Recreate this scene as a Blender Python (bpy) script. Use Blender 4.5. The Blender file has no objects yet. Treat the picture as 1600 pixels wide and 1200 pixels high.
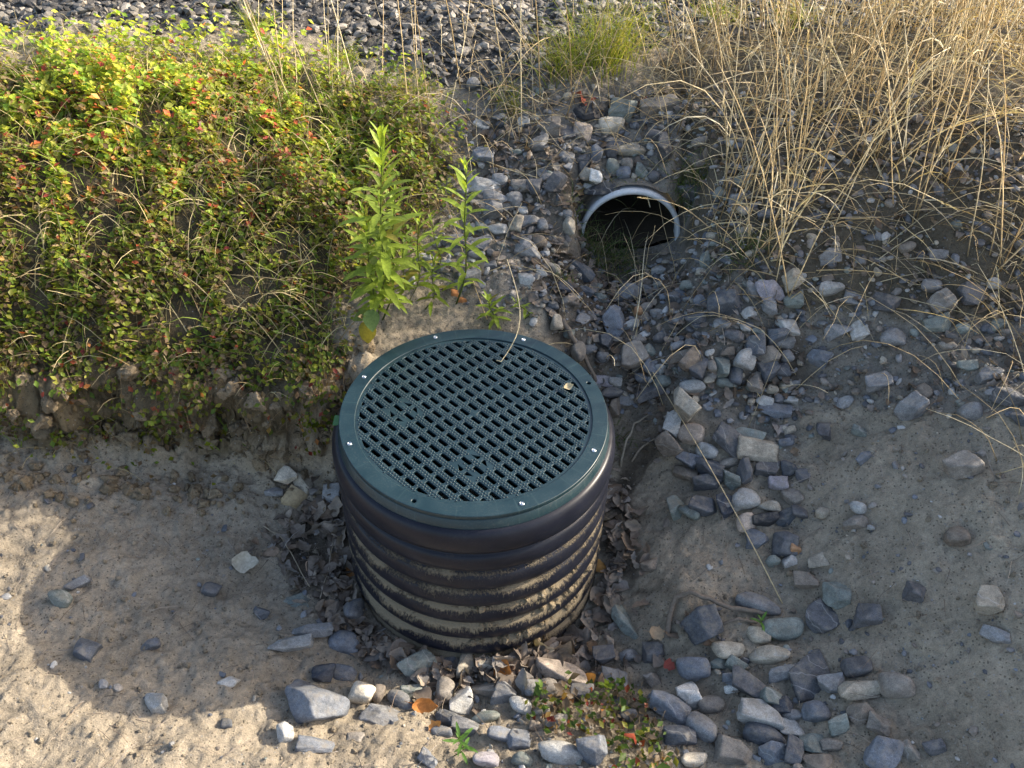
import bpy, bmesh, math, random
import numpy as np
from mathutils import Vector, Matrix, Euler
random.seed(7)
RNG = np.random.default_rng(11)
S = bpy.context.scene
COL = S.collection
rad = math.radians

# ------------------------------------------------------------------ camera (solved from the eight screw positions of the lid frame)
F = 1350.0                                   # focal length in photo pixels (photo 1600 x 1200)
PITCH, ROLL = 0.73167, 0.02926
CAM = np.array([0.08887, -1.5001, 1.44146])
_c, _s = math.cos(PITCH), math.sin(PITCH)
FW = np.array([0, _c, -_s]); UP0 = np.array([0, _s, _c]); RT0 = np.array([1., 0, 0])
RT = RT0 * math.cos(ROLL) + UP0 * math.sin(ROLL)
UP = -RT0 * math.sin(ROLL) + UP0 * math.cos(ROLL)
cd = bpy.data.cameras.new('camera'); cam = bpy.data.objects.new('camera', cd); COL.objects.link(cam)
cd.sensor_fit = 'HORIZONTAL'; cd.sensor_width = 36; cd.lens = 36 * F / 1600
cd.clip_start = 0.05; cd.clip_end = 500
M = Matrix(((RT[0], UP[0], -FW[0], CAM[0]), (RT[1], UP[1], -FW[1], CAM[1]), (RT[2], UP[2], -FW[2], CAM[2]), (0, 0, 0, 1)))
cam.matrix_world = M
S.camera = cam

def unz(px, py, z):
    d = FW * F + RT * (px - 800) - UP * (py - 600)
    return CAM + d * ((z - CAM[2]) / d[2])
def proj(X):
    X = np.asarray(X, float) - CAM
    w = X @ FW
    w = np.where(np.abs(w) < 1e-6, 1e-6, w)
    return 800 + F * (X @ RT) / w, 600 - F * (X @ UP) / w, w

# ------------------------------------------------------------------ noise
def _lat(seed):
    return np.random.default_rng(seed).random((256, 256)) * 2 - 1
def vnoise(x, y, seed):
    L = _lat(seed)
    xi = np.floor(x).astype(int); yi = np.floor(y).astype(int)
    fx = x - xi; fy = y - yi
    fx = fx * fx * fx * (fx * (fx * 6 - 15) + 10); fy = fy * fy * fy * (fy * (fy * 6 - 15) + 10)
    a = L[xi & 255, yi & 255]; b = L[(xi + 1) & 255, yi & 255]; c = L[xi & 255, (yi + 1) & 255]; d = L[(xi + 1) & 255, (yi + 1) & 255]
    return (a * (1 - fx) + b * fx) * (1 - fy) + (c * (1 - fx) + d * fx) * fy
def fbm(x, y, sc, seed, octv=4, g=.5):
    t = 0; am = 1; c, s = math.cos(.6), math.sin(.6)
    for o in range(octv):
        t = t + am * vnoise(x * sc + 31.7 * o, y * sc + 17.3 * o, seed + o)
        x, y = c * x - s * y, s * x + c * y
        am *= g; sc *= 2.03
    return t
def sstep(a, b, x):
    t = np.clip((x - a) / (b - a), 0, 1); return t * t * (3 - 2 * t)

# ------------------------------------------------------------------ terrain
CUL = np.array([0.455, 0.915, -0.058]); CUL_R = 0.163         # culvert mouth centre, outer radius
COMMON = [(790,1040,-.54),(640,1000,-.54),(560,932,-.53),(935,905,-.54),(450,1000,-.52),(360,1000,-.48),(360,1085,-.44),
 (450,1100,-.46),(560,1100,-.52),(600,1150,-.465),(360,1190,-.42),(700,1120,-.535),(700,1190,-.48),(850,1190,-.465),(900,1100,-.5),
 (1000,1000,-.54),(1030,1060,-.54),(1060,1005,-.47),(1050,930,-.43),(1000,850,-.455),(960,800,-.46),(1100,850,-.39),(1240,950,-.40),
 (1200,850,-.36),(1240,1050,-.43),(1150,1080,-.46),(1050,1150,-.47),(1240,1190,-.43),(0,1200,-.36),
 (1000,720,-.37),(970,650,-.3),(1060,760,-.37),(1040,690,-.29),(1150,760,-.31),(1230,780,-.30),(1100,640,-.21),(1230,650,-.2),
 (1230,550,-.09),(1100,560,-.1),(1000,560,-.17),(930,575,-.2),(850,480,-.06),(1600,300,.33),
 (900,405,-.05),(985,420,-.1),(1075,410,-.02),(1200,400,.1),(1240,300,.21),(1080,300,.12),(900,300,.1),(820,350,.03),(955,200,.17),(930,140,.26),
 (1100,170,.26),(1240,150,.33),(780,200,.18),(740,350,.04),(800,110,.275),(800,0,.29),(1240,0,.33),(1600,0,.36),(350,0,.31),(0,0,.31)]
BANK = [(350,620,-.19),(450,632,-.19),(530,610,-.15),(585,545,-.08),(620,500,-.05),(700,500,-.06),(350,400,.05),(450,450,.0),(350,200,.24),
 (560,330,.08),(680,300,.08),(350,80,.3),(560,90,.28),(680,150,.24),(0,610,-.17),(0,300,.2),(600,430,0),(0,420,.05)]
PIT = [(350,757,-.45),(480,757,-.455),(520,765,-.46),(400,720,-.415),(500,715,-.415),(400,850,-.485),(500,850,-.51),(0,900,-.41),(0,760,-.40),(200,800,-.45)]
FAR = [(1.42,.35,.09),(1.42,.05,.075),(1.42,-.3,.05),(1.42,-.7,-.02),(1.05,-.25,-.20),(1.05,.1,-.12),(1.05,-.7,-.30),(2.3,0,.12),(2.3,-.9,.05),(-5,-3,-.3),(5,-3,-.2),(0,-2.5,-.42),(-5,.2,-.05),(5,.2,.12),(-5,4,.32),(5,4,.36),(0,4,.3),(0,7,.3)]  # right-hand rise added and shaped to shade the slope, leaving the ribs lit
def tps(pts):
    P = np.array([list(unz(*p)) for p in pts] + [list(p) for p in FAR])
    xy, z = P[:, :2], P[:, 2]
    n = len(P); d2 = ((xy[:, None] - xy[None]) ** 2).sum(-1)
    K = .5 * d2 * np.log(d2 + 1e-12) + np.eye(n) * .004
    A = np.zeros((n + 3, n + 3)); A[:n, :n] = K; A[:n, n] = 1; A[:n, n + 1:] = xy; A[n, :n] = 1; A[n + 1:, :n] = xy.T
    w = np.linalg.solve(A, np.concatenate([z, [0, 0, 0]]))
    def f(x, y):
        sh = x.shape; x = x.ravel(); y = y.ravel(); out = w[n] + w[n + 1] * x + w[n + 2] * y
        for i in range(n):
            d = (x - xy[i, 0]) ** 2 + (y - xy[i, 1]) ** 2
            out = out + w[i] * .5 * d * np.log(d + 1e-12)
        return out.reshape(sh)
    return f
HI, LO = tps(COMMON + BANK), tps(COMMON + PIT)
LIPX = [-6, -1.3, -.95, -.7, -.55, -.4, -.33, -.25, .6]; LIPY = [.34, .27, .25, .238, .236, .236, .27, .30, .30]

def axis(lo, hi, step, far):
    a = list(np.arange(lo, hi, step)); s = step
    l, r = [], []
    x = lo
    while x > -far: s *= 1.16; x -= s; l.append(x)
    s = step; x = a[-1]
    while x < far: s *= 1.16; x += s; r.append(x)
    return np.array(l[::-1] + a + r)
GX = axis(-1.45, 1.6, .0065, 70); GY = axis(-1.0, 1.75, .0065, 70)
GY = np.unique(np.round(np.concatenate([GY[(GY < .07) | (GY > .36)], np.arange(.07, .36, .0026)]), 5))
XX, YY = np.meshgrid(GX, GY, indexing='ij')
core = (np.abs(XX) < 5) & (YY > -3) & (YY < 7)
cx_, cy_ = np.clip(XX, -4.5, 4.5), np.clip(YY, -2.6, 6)
hi, lo = HI(cx_, cy_), LO(cx_, cy_)
lip = np.interp(XX, LIPX, LIPY) + .045 * fbm(XX, XX * 0 + 3.1, 5, 90, 3) + .010 * fbm(XX, YY, 13, 95, 3)
sd = YY - lip
wl = .26 * sstep(-.10, -.012, sd) + .74 * sstep(-.012, .022, sd)
wr = sstep(-.25, .25, sd)
wx = sstep(-.22, .2, XX)
wgt = wl * (1 - wx) + wr * wx
ZZ = lo + (hi - lo) * wgt
face = np.exp(-((sd + .02) / .05) ** 2) * (1 - sstep(-.35, -.2, XX))          # the eroded bank face
rough = fbm(XX, YY, 7, 10, 3)
ZZ = ZZ + .012 * rough + .010 * fbm(XX, YY, 26, 20, 3) * (.6 + face * 2.6)
fine = np.abs(fbm(XX, YY, 60, 40, 3))
ZZ = ZZ + np.where((np.abs(XX) < 3) & (np.abs(YY) < 3), .0075 * (fine - .3) * (1 + face * 2.2), 0)
# runnels and lumps of the silt beside the riser
ZZ = ZZ - .012 * np.clip(fbm(XX * .7, YY * 1.6, 11, 60, 2) - .25, 0, 1)
# culvert: cut the slope at the mouth, cover the tube behind it
dx = np.abs(XX - CUL[0])
floor_ = -.108 + .05 * (dx / .16) ** 2 - (.93 - YY) * .28
incut = sstep(.60, .80, YY) * (YY < CUL[1] + .012)
side = floor_ + np.clip(dx - .15, 0, 1) * 2.6 + .0
ZZ = np.where(dx < .32, ZZ + incut * (np.minimum(ZZ, side) - ZZ), ZZ)
cover = np.where(dx < CUL_R + .003, CUL[2] + np.sqrt(np.clip((CUL_R + .005) ** 2 - dx ** 2, 0, None)), CUL[2] + .06 + np.clip(dx - CUL_R - .003, 0, 1) * 1.2)
back = (YY >= CUL[1] + .012) & (YY < CUL[1] + .5) & (dx < .34)
lim = np.maximum(cover, CUL[2] + .0) + (YY - CUL[1] - .012) * 1.1 + .012 * np.abs(fbm(XX, YY, 30, 140, 2))
ZZ = np.where(back, np.minimum(ZZ, lim), ZZ)
ZZ = np.where(back & (dx < CUL_R + .003), np.maximum(ZZ, cover), ZZ)
# the riser's inside
rr = np.hypot(XX, YY)
ZZ = np.where(rr < .336, np.minimum(ZZ, -.62), ZZ)
ZZ = np.where(rr > 9, .3 * sstep(9, 12, rr) * np.sign(YY) * 0 + ZZ, ZZ)
HX = XX + 0; HY = YY - (.05 + .02 * fbm(XX, YY, 9, 97, 2)) * np.exp(-((sd - .012) / .016) ** 2) * (1 - wx) * (XX < -.2)   # lip hangs over the hollow

fz = np.exp(-((sd - .0) / .03) ** 2) * (1 - wx) * (XX < -.2)
HY = HY + fz * (.034 * fbm(XX, ZZ * 1.6, 11, 150, 3) + .016 * fbm(XX, ZZ, 38, 155, 3))
HX = HX + fz * .012 * fbm(XX, ZZ, 20, 160, 3)
def ground(x, y):
    x = np.asarray(x, float); y = np.asarray(y, float)
    i = np.clip(np.searchsorted(GX, x) - 1, 0, len(GX) - 2); j = np.clip(np.searchsorted(GY, y) - 1, 0, len(GY) - 2)
    fx = (x - GX[i]) / (GX[i + 1] - GX[i]); fy = (y - GY[j]) / (GY[j + 1] - GY[j])
    return (ZZ[i, j] * (1 - fx) + ZZ[i + 1, j] * fx) * (1 - fy) + (ZZ[i, j + 1] * (1 - fx) + ZZ[i + 1, j + 1] * fx) * fy
def hit(px, py):
    d = FW * F + RT * (px - 800) - UP * (py - 600); d = d / np.linalg.norm(d)
    t = np.arange(.8, 7, .006)
    P = CAM + t[:, None] * d
    k = np.argmax(P[:, 2] < ground(P[:, 0], P[:, 1]))
    p = P[k]; return np.array([p[0], p[1], float(ground(p[0], p[1]))])
def gnormal(x, y, e=.03):
    n = np.array([float(ground(x - e, y) - ground(x + e, y)), float(ground(x, y - e) - ground(x, y + e)), 2 * e]); return n / np.linalg.norm(n)

def inpoly(px, py, poly):
    r = np.zeros(np.shape(px), bool); n = len(poly)
    for i in range(n):
        x0, y0 = poly[i]; x1, y1 = poly[i - 1]
        c = ((y0 > py) != (y1 > py)) & (px < (x1 - x0) * (py - y0) / ((y1 - y0) or 1e-9) + x0)
        r ^= c
    return r

# regions of the place, given as outlines in the photograph and tested on projected ground points
P_VEG = [(-300,95),(350,108),(450,108),(560,145),(665,185),(700,260),(690,330),(640,400),(600,440),(545,450),(505,505),(530,560),(515,600),(440,680),(350,690),(200,690),(-300,700)]
P_ROAD = [(-600,-400),(2200,-400),(2200,60),(1250,40),(1000,70),(900,110),(760,150),(690,130),(560,85),(450,40),(350,45),(-600,40)]
P_RUB = [(700,200),(780,140),(900,120),(1080,150),(1250,160),(2000,200),(2000,620),(1250,640),(1250,720),(1130,640),(1040,640),(1000,680),(960,640),(930,570),(850,490),(740,460),(640,450),(700,330)]
P_LITTER = [(535,760),(590,1010),(700,1060),(930,1000),(1010,1060),(1060,1010),(1020,880),(950,880),(960,700),(930,560),(850,480),(800,380),(730,230),(830,180),(900,300),(1050,420),(1250,420),(1250,600),(1060,640),(1000,760),(1000,900),(1090,1000),(1000,1080),(870,1060),(640,1060),(480,940),(420,880),(470,780)]
P_STRAW = [(1040,60),(1260,20),(1700,0),(1700,520),(1250,470),(1130,440),(1060,380),(1080,250)]
P_FRONT = [(560,1060),(700,1050),(880,1040),(1010,1080),(1060,1080),(1110,970),(1250,960),(1700,980),(1700,1300),(560,1300),(640,1180)]

# ------------------------------------------------------------------ materials
def newmat(name):
    m = bpy.data.materials.new(name); m.use_nodes = True
    nt = m.node_tree; nt.nodes.clear()
    o = nt.nodes.new('ShaderNodeOutputMaterial'); b = nt.nodes.new('ShaderNodeBsdfPrincipled')
    nt.links.new(b.outputs[0], o.inputs[0])
    return m, nt, b
class G:
    def __init__(s, nt): s.nt = nt
    def n(s, t, **k):
        x = s.nt.nodes.new(t)
        for a, v in k.items():
            if a.startswith('i_'):
                x.inputs[int(a[2:]) if a[2:].isdigit() else a[2:]].default_value = v
            else: setattr(x, a, v)
        return x
    def l(s, a, b): s.nt.links.new(a, b)
    def noise(s, vec, scale, detail=5, rough=.6):
        x = s.n('ShaderNodeTexNoise'); x.inputs['Scale'].default_value = scale; x.inputs['Detail'].default_value = detail; x.inputs['Roughness'].default_value = rough
        if vec is not None: s.l(vec, x.inputs['Vector'])
        return x.outputs[0]
    def ramp(s, fac, stops):
        x = s.n('ShaderNodeValToRGB'); r = x.color_ramp
        while len(r.elements) < len(stops): r.elements.new(.5)
        for e, (p, c) in zip(r.elements, stops):
            e.position = p; e.color = (c, c, c, 1) if isinstance(c, (int, float)) else (*c, 1)
        s.l(fac, x.inputs[0]); return x.outputs[0]
    def mix(s, fac, a, b, mode='MIX'):
        x = s.n('ShaderNodeMix', data_type='RGBA', blend_type=mode)
        for v, i in ((fac, 0), (a, 6), (b, 7)):
            if isinstance(v, (int, float)): x.inputs[i].default_value = v if i == 0 else (v, v, v, 1)
            elif isinstance(v, tuple): x.inputs[i].default_value = (*v, 1)
            else: s.l(v, x.inputs[i])
        return x.outputs[2]
    def math(s, op, a, b=0., clamp=False):
        x = s.n('ShaderNodeMath', operation=op, use_clamp=clamp)
        for v, i in ((a, 0), (b, 1)):
            if isinstance(v, (int, float)): x.inputs[i].default_value = v
            else: s.l(v, x.inputs[i])
        return x.outputs[0]
    def bump(s, h, strength, dist, prev=None):
        x = s.n('ShaderNodeBump'); x.inputs['Strength'].default_value = strength; x.inputs['Distance'].default_value = dist
        s.l(h, x.inputs['Height'])
        if prev is not None: s.l(prev, x.inputs['Normal'])
        return x.outputs[0]

def mat_ground():
    m, nt, b = newmat('silt_ground'); g = G(nt)
    pos = g.n('ShaderNodeNewGeometry').outputs['Position']
    at = g.n('ShaderNodeAttribute', attribute_name='Soil').outputs['Color']
    n1 = g.noise(pos, 9, 6, .65); n2 = g.noise(pos, 70, 5, .7); n3 = g.noise(pos, 330, 4, .7)
    f = g.ramp(n1, [(.3, .72), (.7, 1.18)])
    c = g.mix(1., at, f, 'MULTIPLY')
    c = g.mix(1., c, g.ramp(n2, [(.3, .72), (.52, 1.), (.75, 1.2)]), 'MULTIPLY')
    c = g.mix(1., c, g.ramp(n3, [(.3, .66), (.5, 1.), (.72, 1.22)]), 'MULTIPLY')
    # dark crumbs of humus and small pale grit
    v = g.n('ShaderNodeTexVoronoi'); v.inputs['Scale'].default_value = 150; g.l(pos, v.inputs['Vector'])
    sel = g.n('ShaderNodeSeparateColor'); g.l(v.outputs['Color'], sel.inputs[0])
    dk = g.math('MULTIPLY', g.math('GREATER_THAN', sel.outputs[0], .8), g.math('LESS_THAN', v.outputs['Distance'], .34))
    c = g.mix(g.math('MULTIPLY', dk, .65), c, (.05, .042, .032))
    lt = g.math('MULTIPLY', g.math('GREATER_THAN', sel.outputs[1], .92), g.math('LESS_THAN', v.outputs['Distance'], .3))
    c = g.mix(g.math('MULTIPLY', lt, .6), c, (.34, .33, .31))
    g.l(c, b.inputs['Base Color']); b.inputs['Roughness'].default_value = .93; b.inputs['Specular IOR Level'].default_value = .2
    bp = g.bump(n1, .5, .01); bp = g.bump(n2, .9, .008, bp); bp = g.bump(n3, .8, .003, bp); g.l(bp, b.inputs['Normal'])
    return m
def mat_rock():
    m, nt, b = newmat('river_stone'); g = G(nt)
    oi = g.n('ShaderNodeObjectInfo'); tc = g.n('ShaderNodeTexCoord').outputs['Object']
    ad = g.n('ShaderNodeVectorMath', operation='ADD'); g.l(tc, ad.inputs[0])
    mu = g.n('ShaderNodeVectorMath', operation='SCALE'); cb = g.n('ShaderNodeCombineXYZ'); g.l(oi.outputs['Random'], cb.inputs[0]); g.l(oi.outputs['Random'], cb.inputs[2])
    g.l(cb.outputs[0], mu.inputs[0]); mu.inputs['Scale'].default_value = 37; g.l(mu.outputs[0], ad.inputs[1]); v = ad.outputs[0]
    big = g.noise(v, 28, 5, .6); mid = g.noise(v, 130, 4, .7); fin = g.noise(v, 520, 3, .7)
    c = g.mix(1., oi.outputs['Color'], g.ramp(big, [(.3, .6), (.5, 1.), (.72, 1.35)]), 'MULTIPLY')
    c = g.mix(1., c, g.ramp(mid, [(.3, .75), (.7, 1.22)]), 'MULTIPLY')
    c = g.mix(1., c, g.ramp(fin, [(.32, .7), (.5, 1.), (.7, 1.3)]), 'MULTIPLY')
    # thin quartz veins on some stones
    w = g.n('ShaderNodeTexWave', wave_type='BANDS', bands_direction='DIAGONAL'); w.inputs['Scale'].default_value = 11; w.inputs['Distortion'].default_value = 7; w.inputs['Detail'].default_value = 2; w.inputs['Detail Scale'].default_value = 1.5
    g.l(v, w.inputs['Vector'])
    vein = g.math('MULTIPLY', g.ramp(w.outputs['Fac'], [(.978, 0.), (.996, 1.)]), g.math('GREATER_THAN', oi.outputs['Random'], .80))
    c = g.mix(g.math('MULTIPLY', vein, .4), c, (.42, .41, .39))
    # silt dust lying in patches on the upper faces
    nz = g.n('ShaderNodeSeparateXYZ'); g.l(g.n('ShaderNodeNewGeometry').outputs['Normal'], nz.inputs[0])
    d = g.math('MULTIPLY', g.ramp(nz.outputs[2], [(.25, 0.), (.9, 1.)]), g.ramp(g.noise(v, 45, 5, .7), [(.46, 0.), (.66, 1.)]))
    c = g.mix(g.math('MULTIPLY', d, .5), c, (.27, .235, .18))
    g.l(c, b.inputs['Base Color']); b.inputs['Roughness'].default_value = .72; b.inputs['Specular IOR Level'].default_value = .35
    bp = g.bump(big, .5, .006); bp = g.bump(mid, .5, .003, bp); bp = g.bump(fin, .3, .001, bp); g.l(bp, b.inputs['Normal'])
    return m
def mat_vcol(name, rough=.6, trans=.0, spec=.3, nsc=300):
    m, nt, b = newmat(name); g = G(nt)
    at = g.n('ShaderNodeAttribute', attribute_name='Col').outputs['Color']
    pos = g.n('ShaderNodeTexCoord').outputs['Object']
    n = g.noise(pos, nsc, 3, .6)
    c = g.mix(1., at, g.ramp(n, [(.3, .78), (.7, 1.22)]), 'MULTIPLY')
    g.l(c, b.inputs['Base Color']); b.inputs['Roughness'].default_value = rough; b.inputs['Specular IOR Level'].default_value = spec
    if trans:
        t = g.n('ShaderNodeBsdfTranslucent'); g.l(g.mix(1., c, (1.25, 1.2, .6), 'MULTIPLY'), t.inputs['Color'])
        x = g.n('ShaderNodeMixShader'); x.inputs[0].default_value = trans
        g.l(b.outputs[0], x.inputs[1]); g.l(t.outputs[0], x.inputs[2])
        o = [q for q in nt.nodes if q.type == 'OUTPUT_MATERIAL'][0]; g.l(x.outputs[0], o.inputs[0])
    else:
        g.l(g.bump(n, .4, .001), b.inputs['Normal'])
    return m
def mat_plastic(name, col, rough, wear=.5):
    m, nt, b = newmat(name); g = G(nt); tc = g.n('ShaderNodeTexCoord').outputs['Object']
    n1 = g.noise(tc, 14, 6, .65); n2 = g.noise(tc, 240, 4, .7)
    c = g.mix(1., col, g.ramp(n1, [(.3, .8), (.7, 1.2)]), 'MULTIPLY')
    # fine pale dust
    dust = g.math('MULTIPLY', g.ramp(n2, [(.5, 0.), (.78, 1.)]), g.ramp(n1, [(.38, .1), (.66, 1.)]))
    c = g.mix(g.math('MULTIPLY', dust, wear), c, (.24, .22, .18))
    g.l(c, b.inputs['Base Color'])
    g.l(g.ramp(n1, [(.3, rough - .06), (.7, rough + .1)]), b.inputs['Roughness'])
    g.l(g.bump(n2, .12, .0006), b.inputs['Normal'])
    return m, g, b, c, tc
def mat_ring():
    m, g, b, c, tc = mat_plastic('green_frame_plastic', (.006, .025, .033), .38, .3)
    gr = g.n('ShaderNodeTexGradient', gradient_type='RADIAL'); g.l(tc, gr.inputs[0])
    fr = g.math('FRACT', g.math('MULTIPLY', gr.outputs['Fac'], 44.))
    ln = g.ramp(g.math('ABSOLUTE', g.math('SUBTRACT', fr, .5)), [(.0, 1.), (.045, 0.)])
    gate = g.ramp(g.noise(tc, 9, 2), [(.42, 0.), (.6, 1.)])
    c = g.mix(g.math('MULTIPLY', g.math('MULTIPLY', ln, gate), .13), c, (.16, .24, .22))
    g.l(c, b.inputs['Base Color']); return m
def mat_pipe():
    m, g, b, c, tc = mat_plastic('black_pipe_plastic', (.009, .0105, .018), .46, .12)
    b.inputs['Specular IOR Level'].default_value = .26
    geo = g.n('ShaderNodeNewGeometry'); sx = g.n('ShaderNodeSeparateXYZ'); g.l(tc, sx.inputs[0]); nz = g.n('ShaderNodeSeparateXYZ'); g.l(geo.outputs['Normal'], nz.inputs[0])
    # silt caked on the shelf of each rib, thicker the lower the rib
    mp = g.n('ShaderNodeMapping'); mp.inputs['Scale'].default_value = (1, 1, .22); g.l(tc, mp.inputs[0])
    st = g.noise(mp.outputs[0], 210, 4, .75); bl = g.noise(tc, 9, 4, .6); gr = g.noise(tc, 330, 3, .7)
    depth = g.ramp(g.math('MULTIPLY', sx.outputs[2], -1.6), [(.17, 0.), (.46, .55), (.85, 1.)])
    lvl = g.math('ADD', g.math('ADD', nz.outputs[2], g.math('MULTIPLY', g.math('SUBTRACT', st, .5), 1.5)), g.math('MULTIPLY', g.math('SUBTRACT', bl, .5), 1.9))
    lvl = g.math('ADD', lvl, g.math('MULTIPLY', depth, .78))
    f = g.math('MULTIPLY', g.ramp(g.math('MULTIPLY', lvl, .5), [(.44, 0.), (.6, 1.)]), g.ramp(depth, [(.0, .0), (.3, .75), (1., 1.)]))
    sand = g.mix(gr, (.17, .135, .085), (.34, .28, .19))
    c = g.mix(g.math('MULTIPLY', f, .93), c, sand)
    # a lighter film of dust higher up
    film = g.math('MULTIPLY', g.ramp(st, [(.52, 0.), (.7, 1.)]), g.ramp(g.math('MULTIPLY', sx.outputs[2], -1.), [(.12, 0.), (.2, .5)]))
    c = g.mix(g.math('MULTIPLY', film, .22), c, (.2, .17, .12))
    g.l(c, b.inputs['Base Color']); g.l(g.mix(f, .36, .95), b.inputs['Roughness'])
    g.l(g.bump(g.math('MULTIPLY', f, g.math('ADD', .5, g.math('MULTIPLY', gr, .8))), .9, .004), b.inputs['Normal'])
    return m
def mat_simple(name, col, rough=.5, metal=0., wear=.4):
    m, g, b, c, tc = mat_plastic(name, col, rough, wear); b.inputs['Metallic'].default_value = metal; return m
MG, MR = mat_ground(), mat_rock()
M_LEAF = mat_vcol('green_leaf', .5, .48, .3, 160)
M_DRY = mat_vcol('dry_straw', .6, .18, .25, 90)
M_DEAD = mat_vcol('dead_leaf', .8, .1, .15, 120)
M_TWIG = mat_vcol('twig_bark', .85, 0, .2, 160)
M_PEB = mat_vcol('gravel_stone', .55, 0, .5, 260)
M_RING, M_PIPE = mat_ring(), mat_pipe()
M_GRATE = mat_simple('green_grate_plastic', (.011, .030, .038), .32, 0, .2)
M_NOD = mat_simple('glint_tread_plastic', (.36, .40, .41), .16, 0, .3); M_NOD.node_tree.nodes['Principled BSDF'].inputs['Specular IOR Level'].default_value = 1.  # pale bump colour paints in the glints of sky and sun
M_SCREW = mat_simple('zinc_screw', (.55, .57, .6), .3, 1., .1)
M_CUL = mat_simple('white_pipe_plastic', (.50, .53, .55), .5, 0, .75)
M_CULIN = mat_simple('dark_pipe_inside', (.035, .033, .03), .8, 0, .3)  # near-black lining inside the pale pipe

# ------------------------------------------------------------------ mesh builder
class MB:
    def __init__(s): s.v, s.f, s.c, s.n = [], [], [], 0
    def add(s, V, Fc, col):
        V = np.asarray(V, float); s.v.append(V)
        s.f += [tuple(i + s.n for i in f) for f in Fc]
        c = np.empty((len(V), 4)); c[:, :3] = col; c[:, 3] = 1; s.c.append(c); s.n += len(V)
    def build(s, name, mat, parent=None, smooth=True, loc=None):
        me = bpy.data.meshes.new(name)
        V = np.concatenate(s.v)
        if loc is not None: V = V - np.asarray(loc)
        me.from_pydata(V.tolist(), [], s.f)
        a = me.color_attributes.new('Col', 'FLOAT_COLOR', 'POINT'); a.data.foreach_set('color', np.concatenate(s.c).ravel().astype(np.float32))
        me.materials.append(mat)
        if smooth: me.polygons.foreach_set('use_smooth', np.ones(len(me.polygons), bool))
        me.update()
        o = bpy.data.objects.new(name, me); COL.objects.link(o)
        if loc is not None: o.location = loc
        if parent is not None: o.parent = parent; 
        return o
def tag(o, label, cat, group=None, kind=None):
    if label: o['label'] = label
    if cat: o['category'] = cat
    if group: o['group'] = group
    if kind: o['kind'] = kind
    return o
def empty(name, loc):
    o = bpy.data.objects.new(name, None); o.empty_display_size = .05; o.location = loc; COL.objects.link(o); return o

def vary(c, a=.15):
    k = 1 + (random.random() - .5) * 2 * a
    return tuple(max(0, q * k * (1 + (random.random() - .5) * a * .6)) for q in c)
def ribbon(mb, pts, w, side, col, fold=0.):
    """a flat blade along pts; side = sideways direction; w(t) half width"""
    pts = np.asarray(pts); n = len(pts); V = []; Fc = []
    side = side / (np.linalg.norm(side) + 1e-9)
    for i in range(n):
        h = w(i / (n - 1))
        if fold:
            tg = pts[min(i + 1, n - 1)] - pts[max(i - 1, 0)]; up = np.cross(side, tg); up /= np.linalg.norm(up) + 1e-9
            V += [pts[i] - side * h + up * h * fold, pts[i], pts[i] + side * h + up * h * fold]
        else: V += [pts[i] - side * h, pts[i] + side * h]
    k = 3 if fold else 2
    for i in range(n - 1):
        for j in range(k - 1): Fc.append((i * k + j, i * k + j + 1, i * k + k + j + 1, i * k + k + j))
    mb.add(V, Fc, col)
def tube(mb, pts, r0, r1, col, sides=4):
    pts = np.asarray(pts); n = len(pts); V = []; Fc = []
    for i in range(n):
        tg = pts[min(i + 1, n - 1)] - pts[max(i - 1, 0)]; tg = tg / (np.linalg.norm(tg) + 1e-9)
        a = np.cross(tg, [0.31, .2, 1]) if abs(tg[2]) < .9 else np.cross(tg, [1, .2, 0]); a /= np.linalg.norm(a); b2 = np.cross(tg, a)
        r = r0 + (r1 - r0) * i / (n - 1)
        for k in range(sides):
            th = 2 * math.pi * k / sides; V.append(pts[i] + r * (a * math.cos(th) + b2 * math.sin(th)))
    for i in range(n - 1):
        for k in range(sides): Fc.append((i * sides + k, i * sides + (k + 1) % sides, (i + 1) * sides + (k + 1) % sides, (i + 1) * sides + k))
    Fc.append(tuple(range(sides))[::-1]); Fc.append(tuple((n - 1) * sides + k for k in range(sides)))
    mb.add(V, Fc, col)
def arc(base, d, length, droop, n=6, wob=0.):
    """points along a stalk that starts in direction d and bends over by droop"""
    d = np.asarray(d, float); d = d / np.linalg.norm(d); p = np.array(base, float); out = [p.copy()]
    hz = np.array([d[0], d[1], 0]); 
    if np.linalg.norm(hz) < 1e-3: hz = np.array([random.random() - .5, random.random() - .5, 0])
    hz /= np.linalg.norm(hz)
    for i in range(n - 1):
        t = (i + 1) / (n - 1)
        dd = d + (hz * .5 - np.array([0, 0, 1])) * droop * t * t * 1.6
        if wob: dd = dd + np.array([random.gauss(0, wob), random.gauss(0, wob), random.gauss(0, wob)])
        dd /= np.linalg.norm(dd); p = p + dd * length / (n - 1); out.append(p.copy())
    return np.array(out)
def rdir(tilt):
    a = random.random() * 2 * math.pi; t = random.random() * tilt
    return np.array([math.sin(t) * math.cos(a), math.sin(t) * math.sin(a), math.cos(t)])

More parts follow.
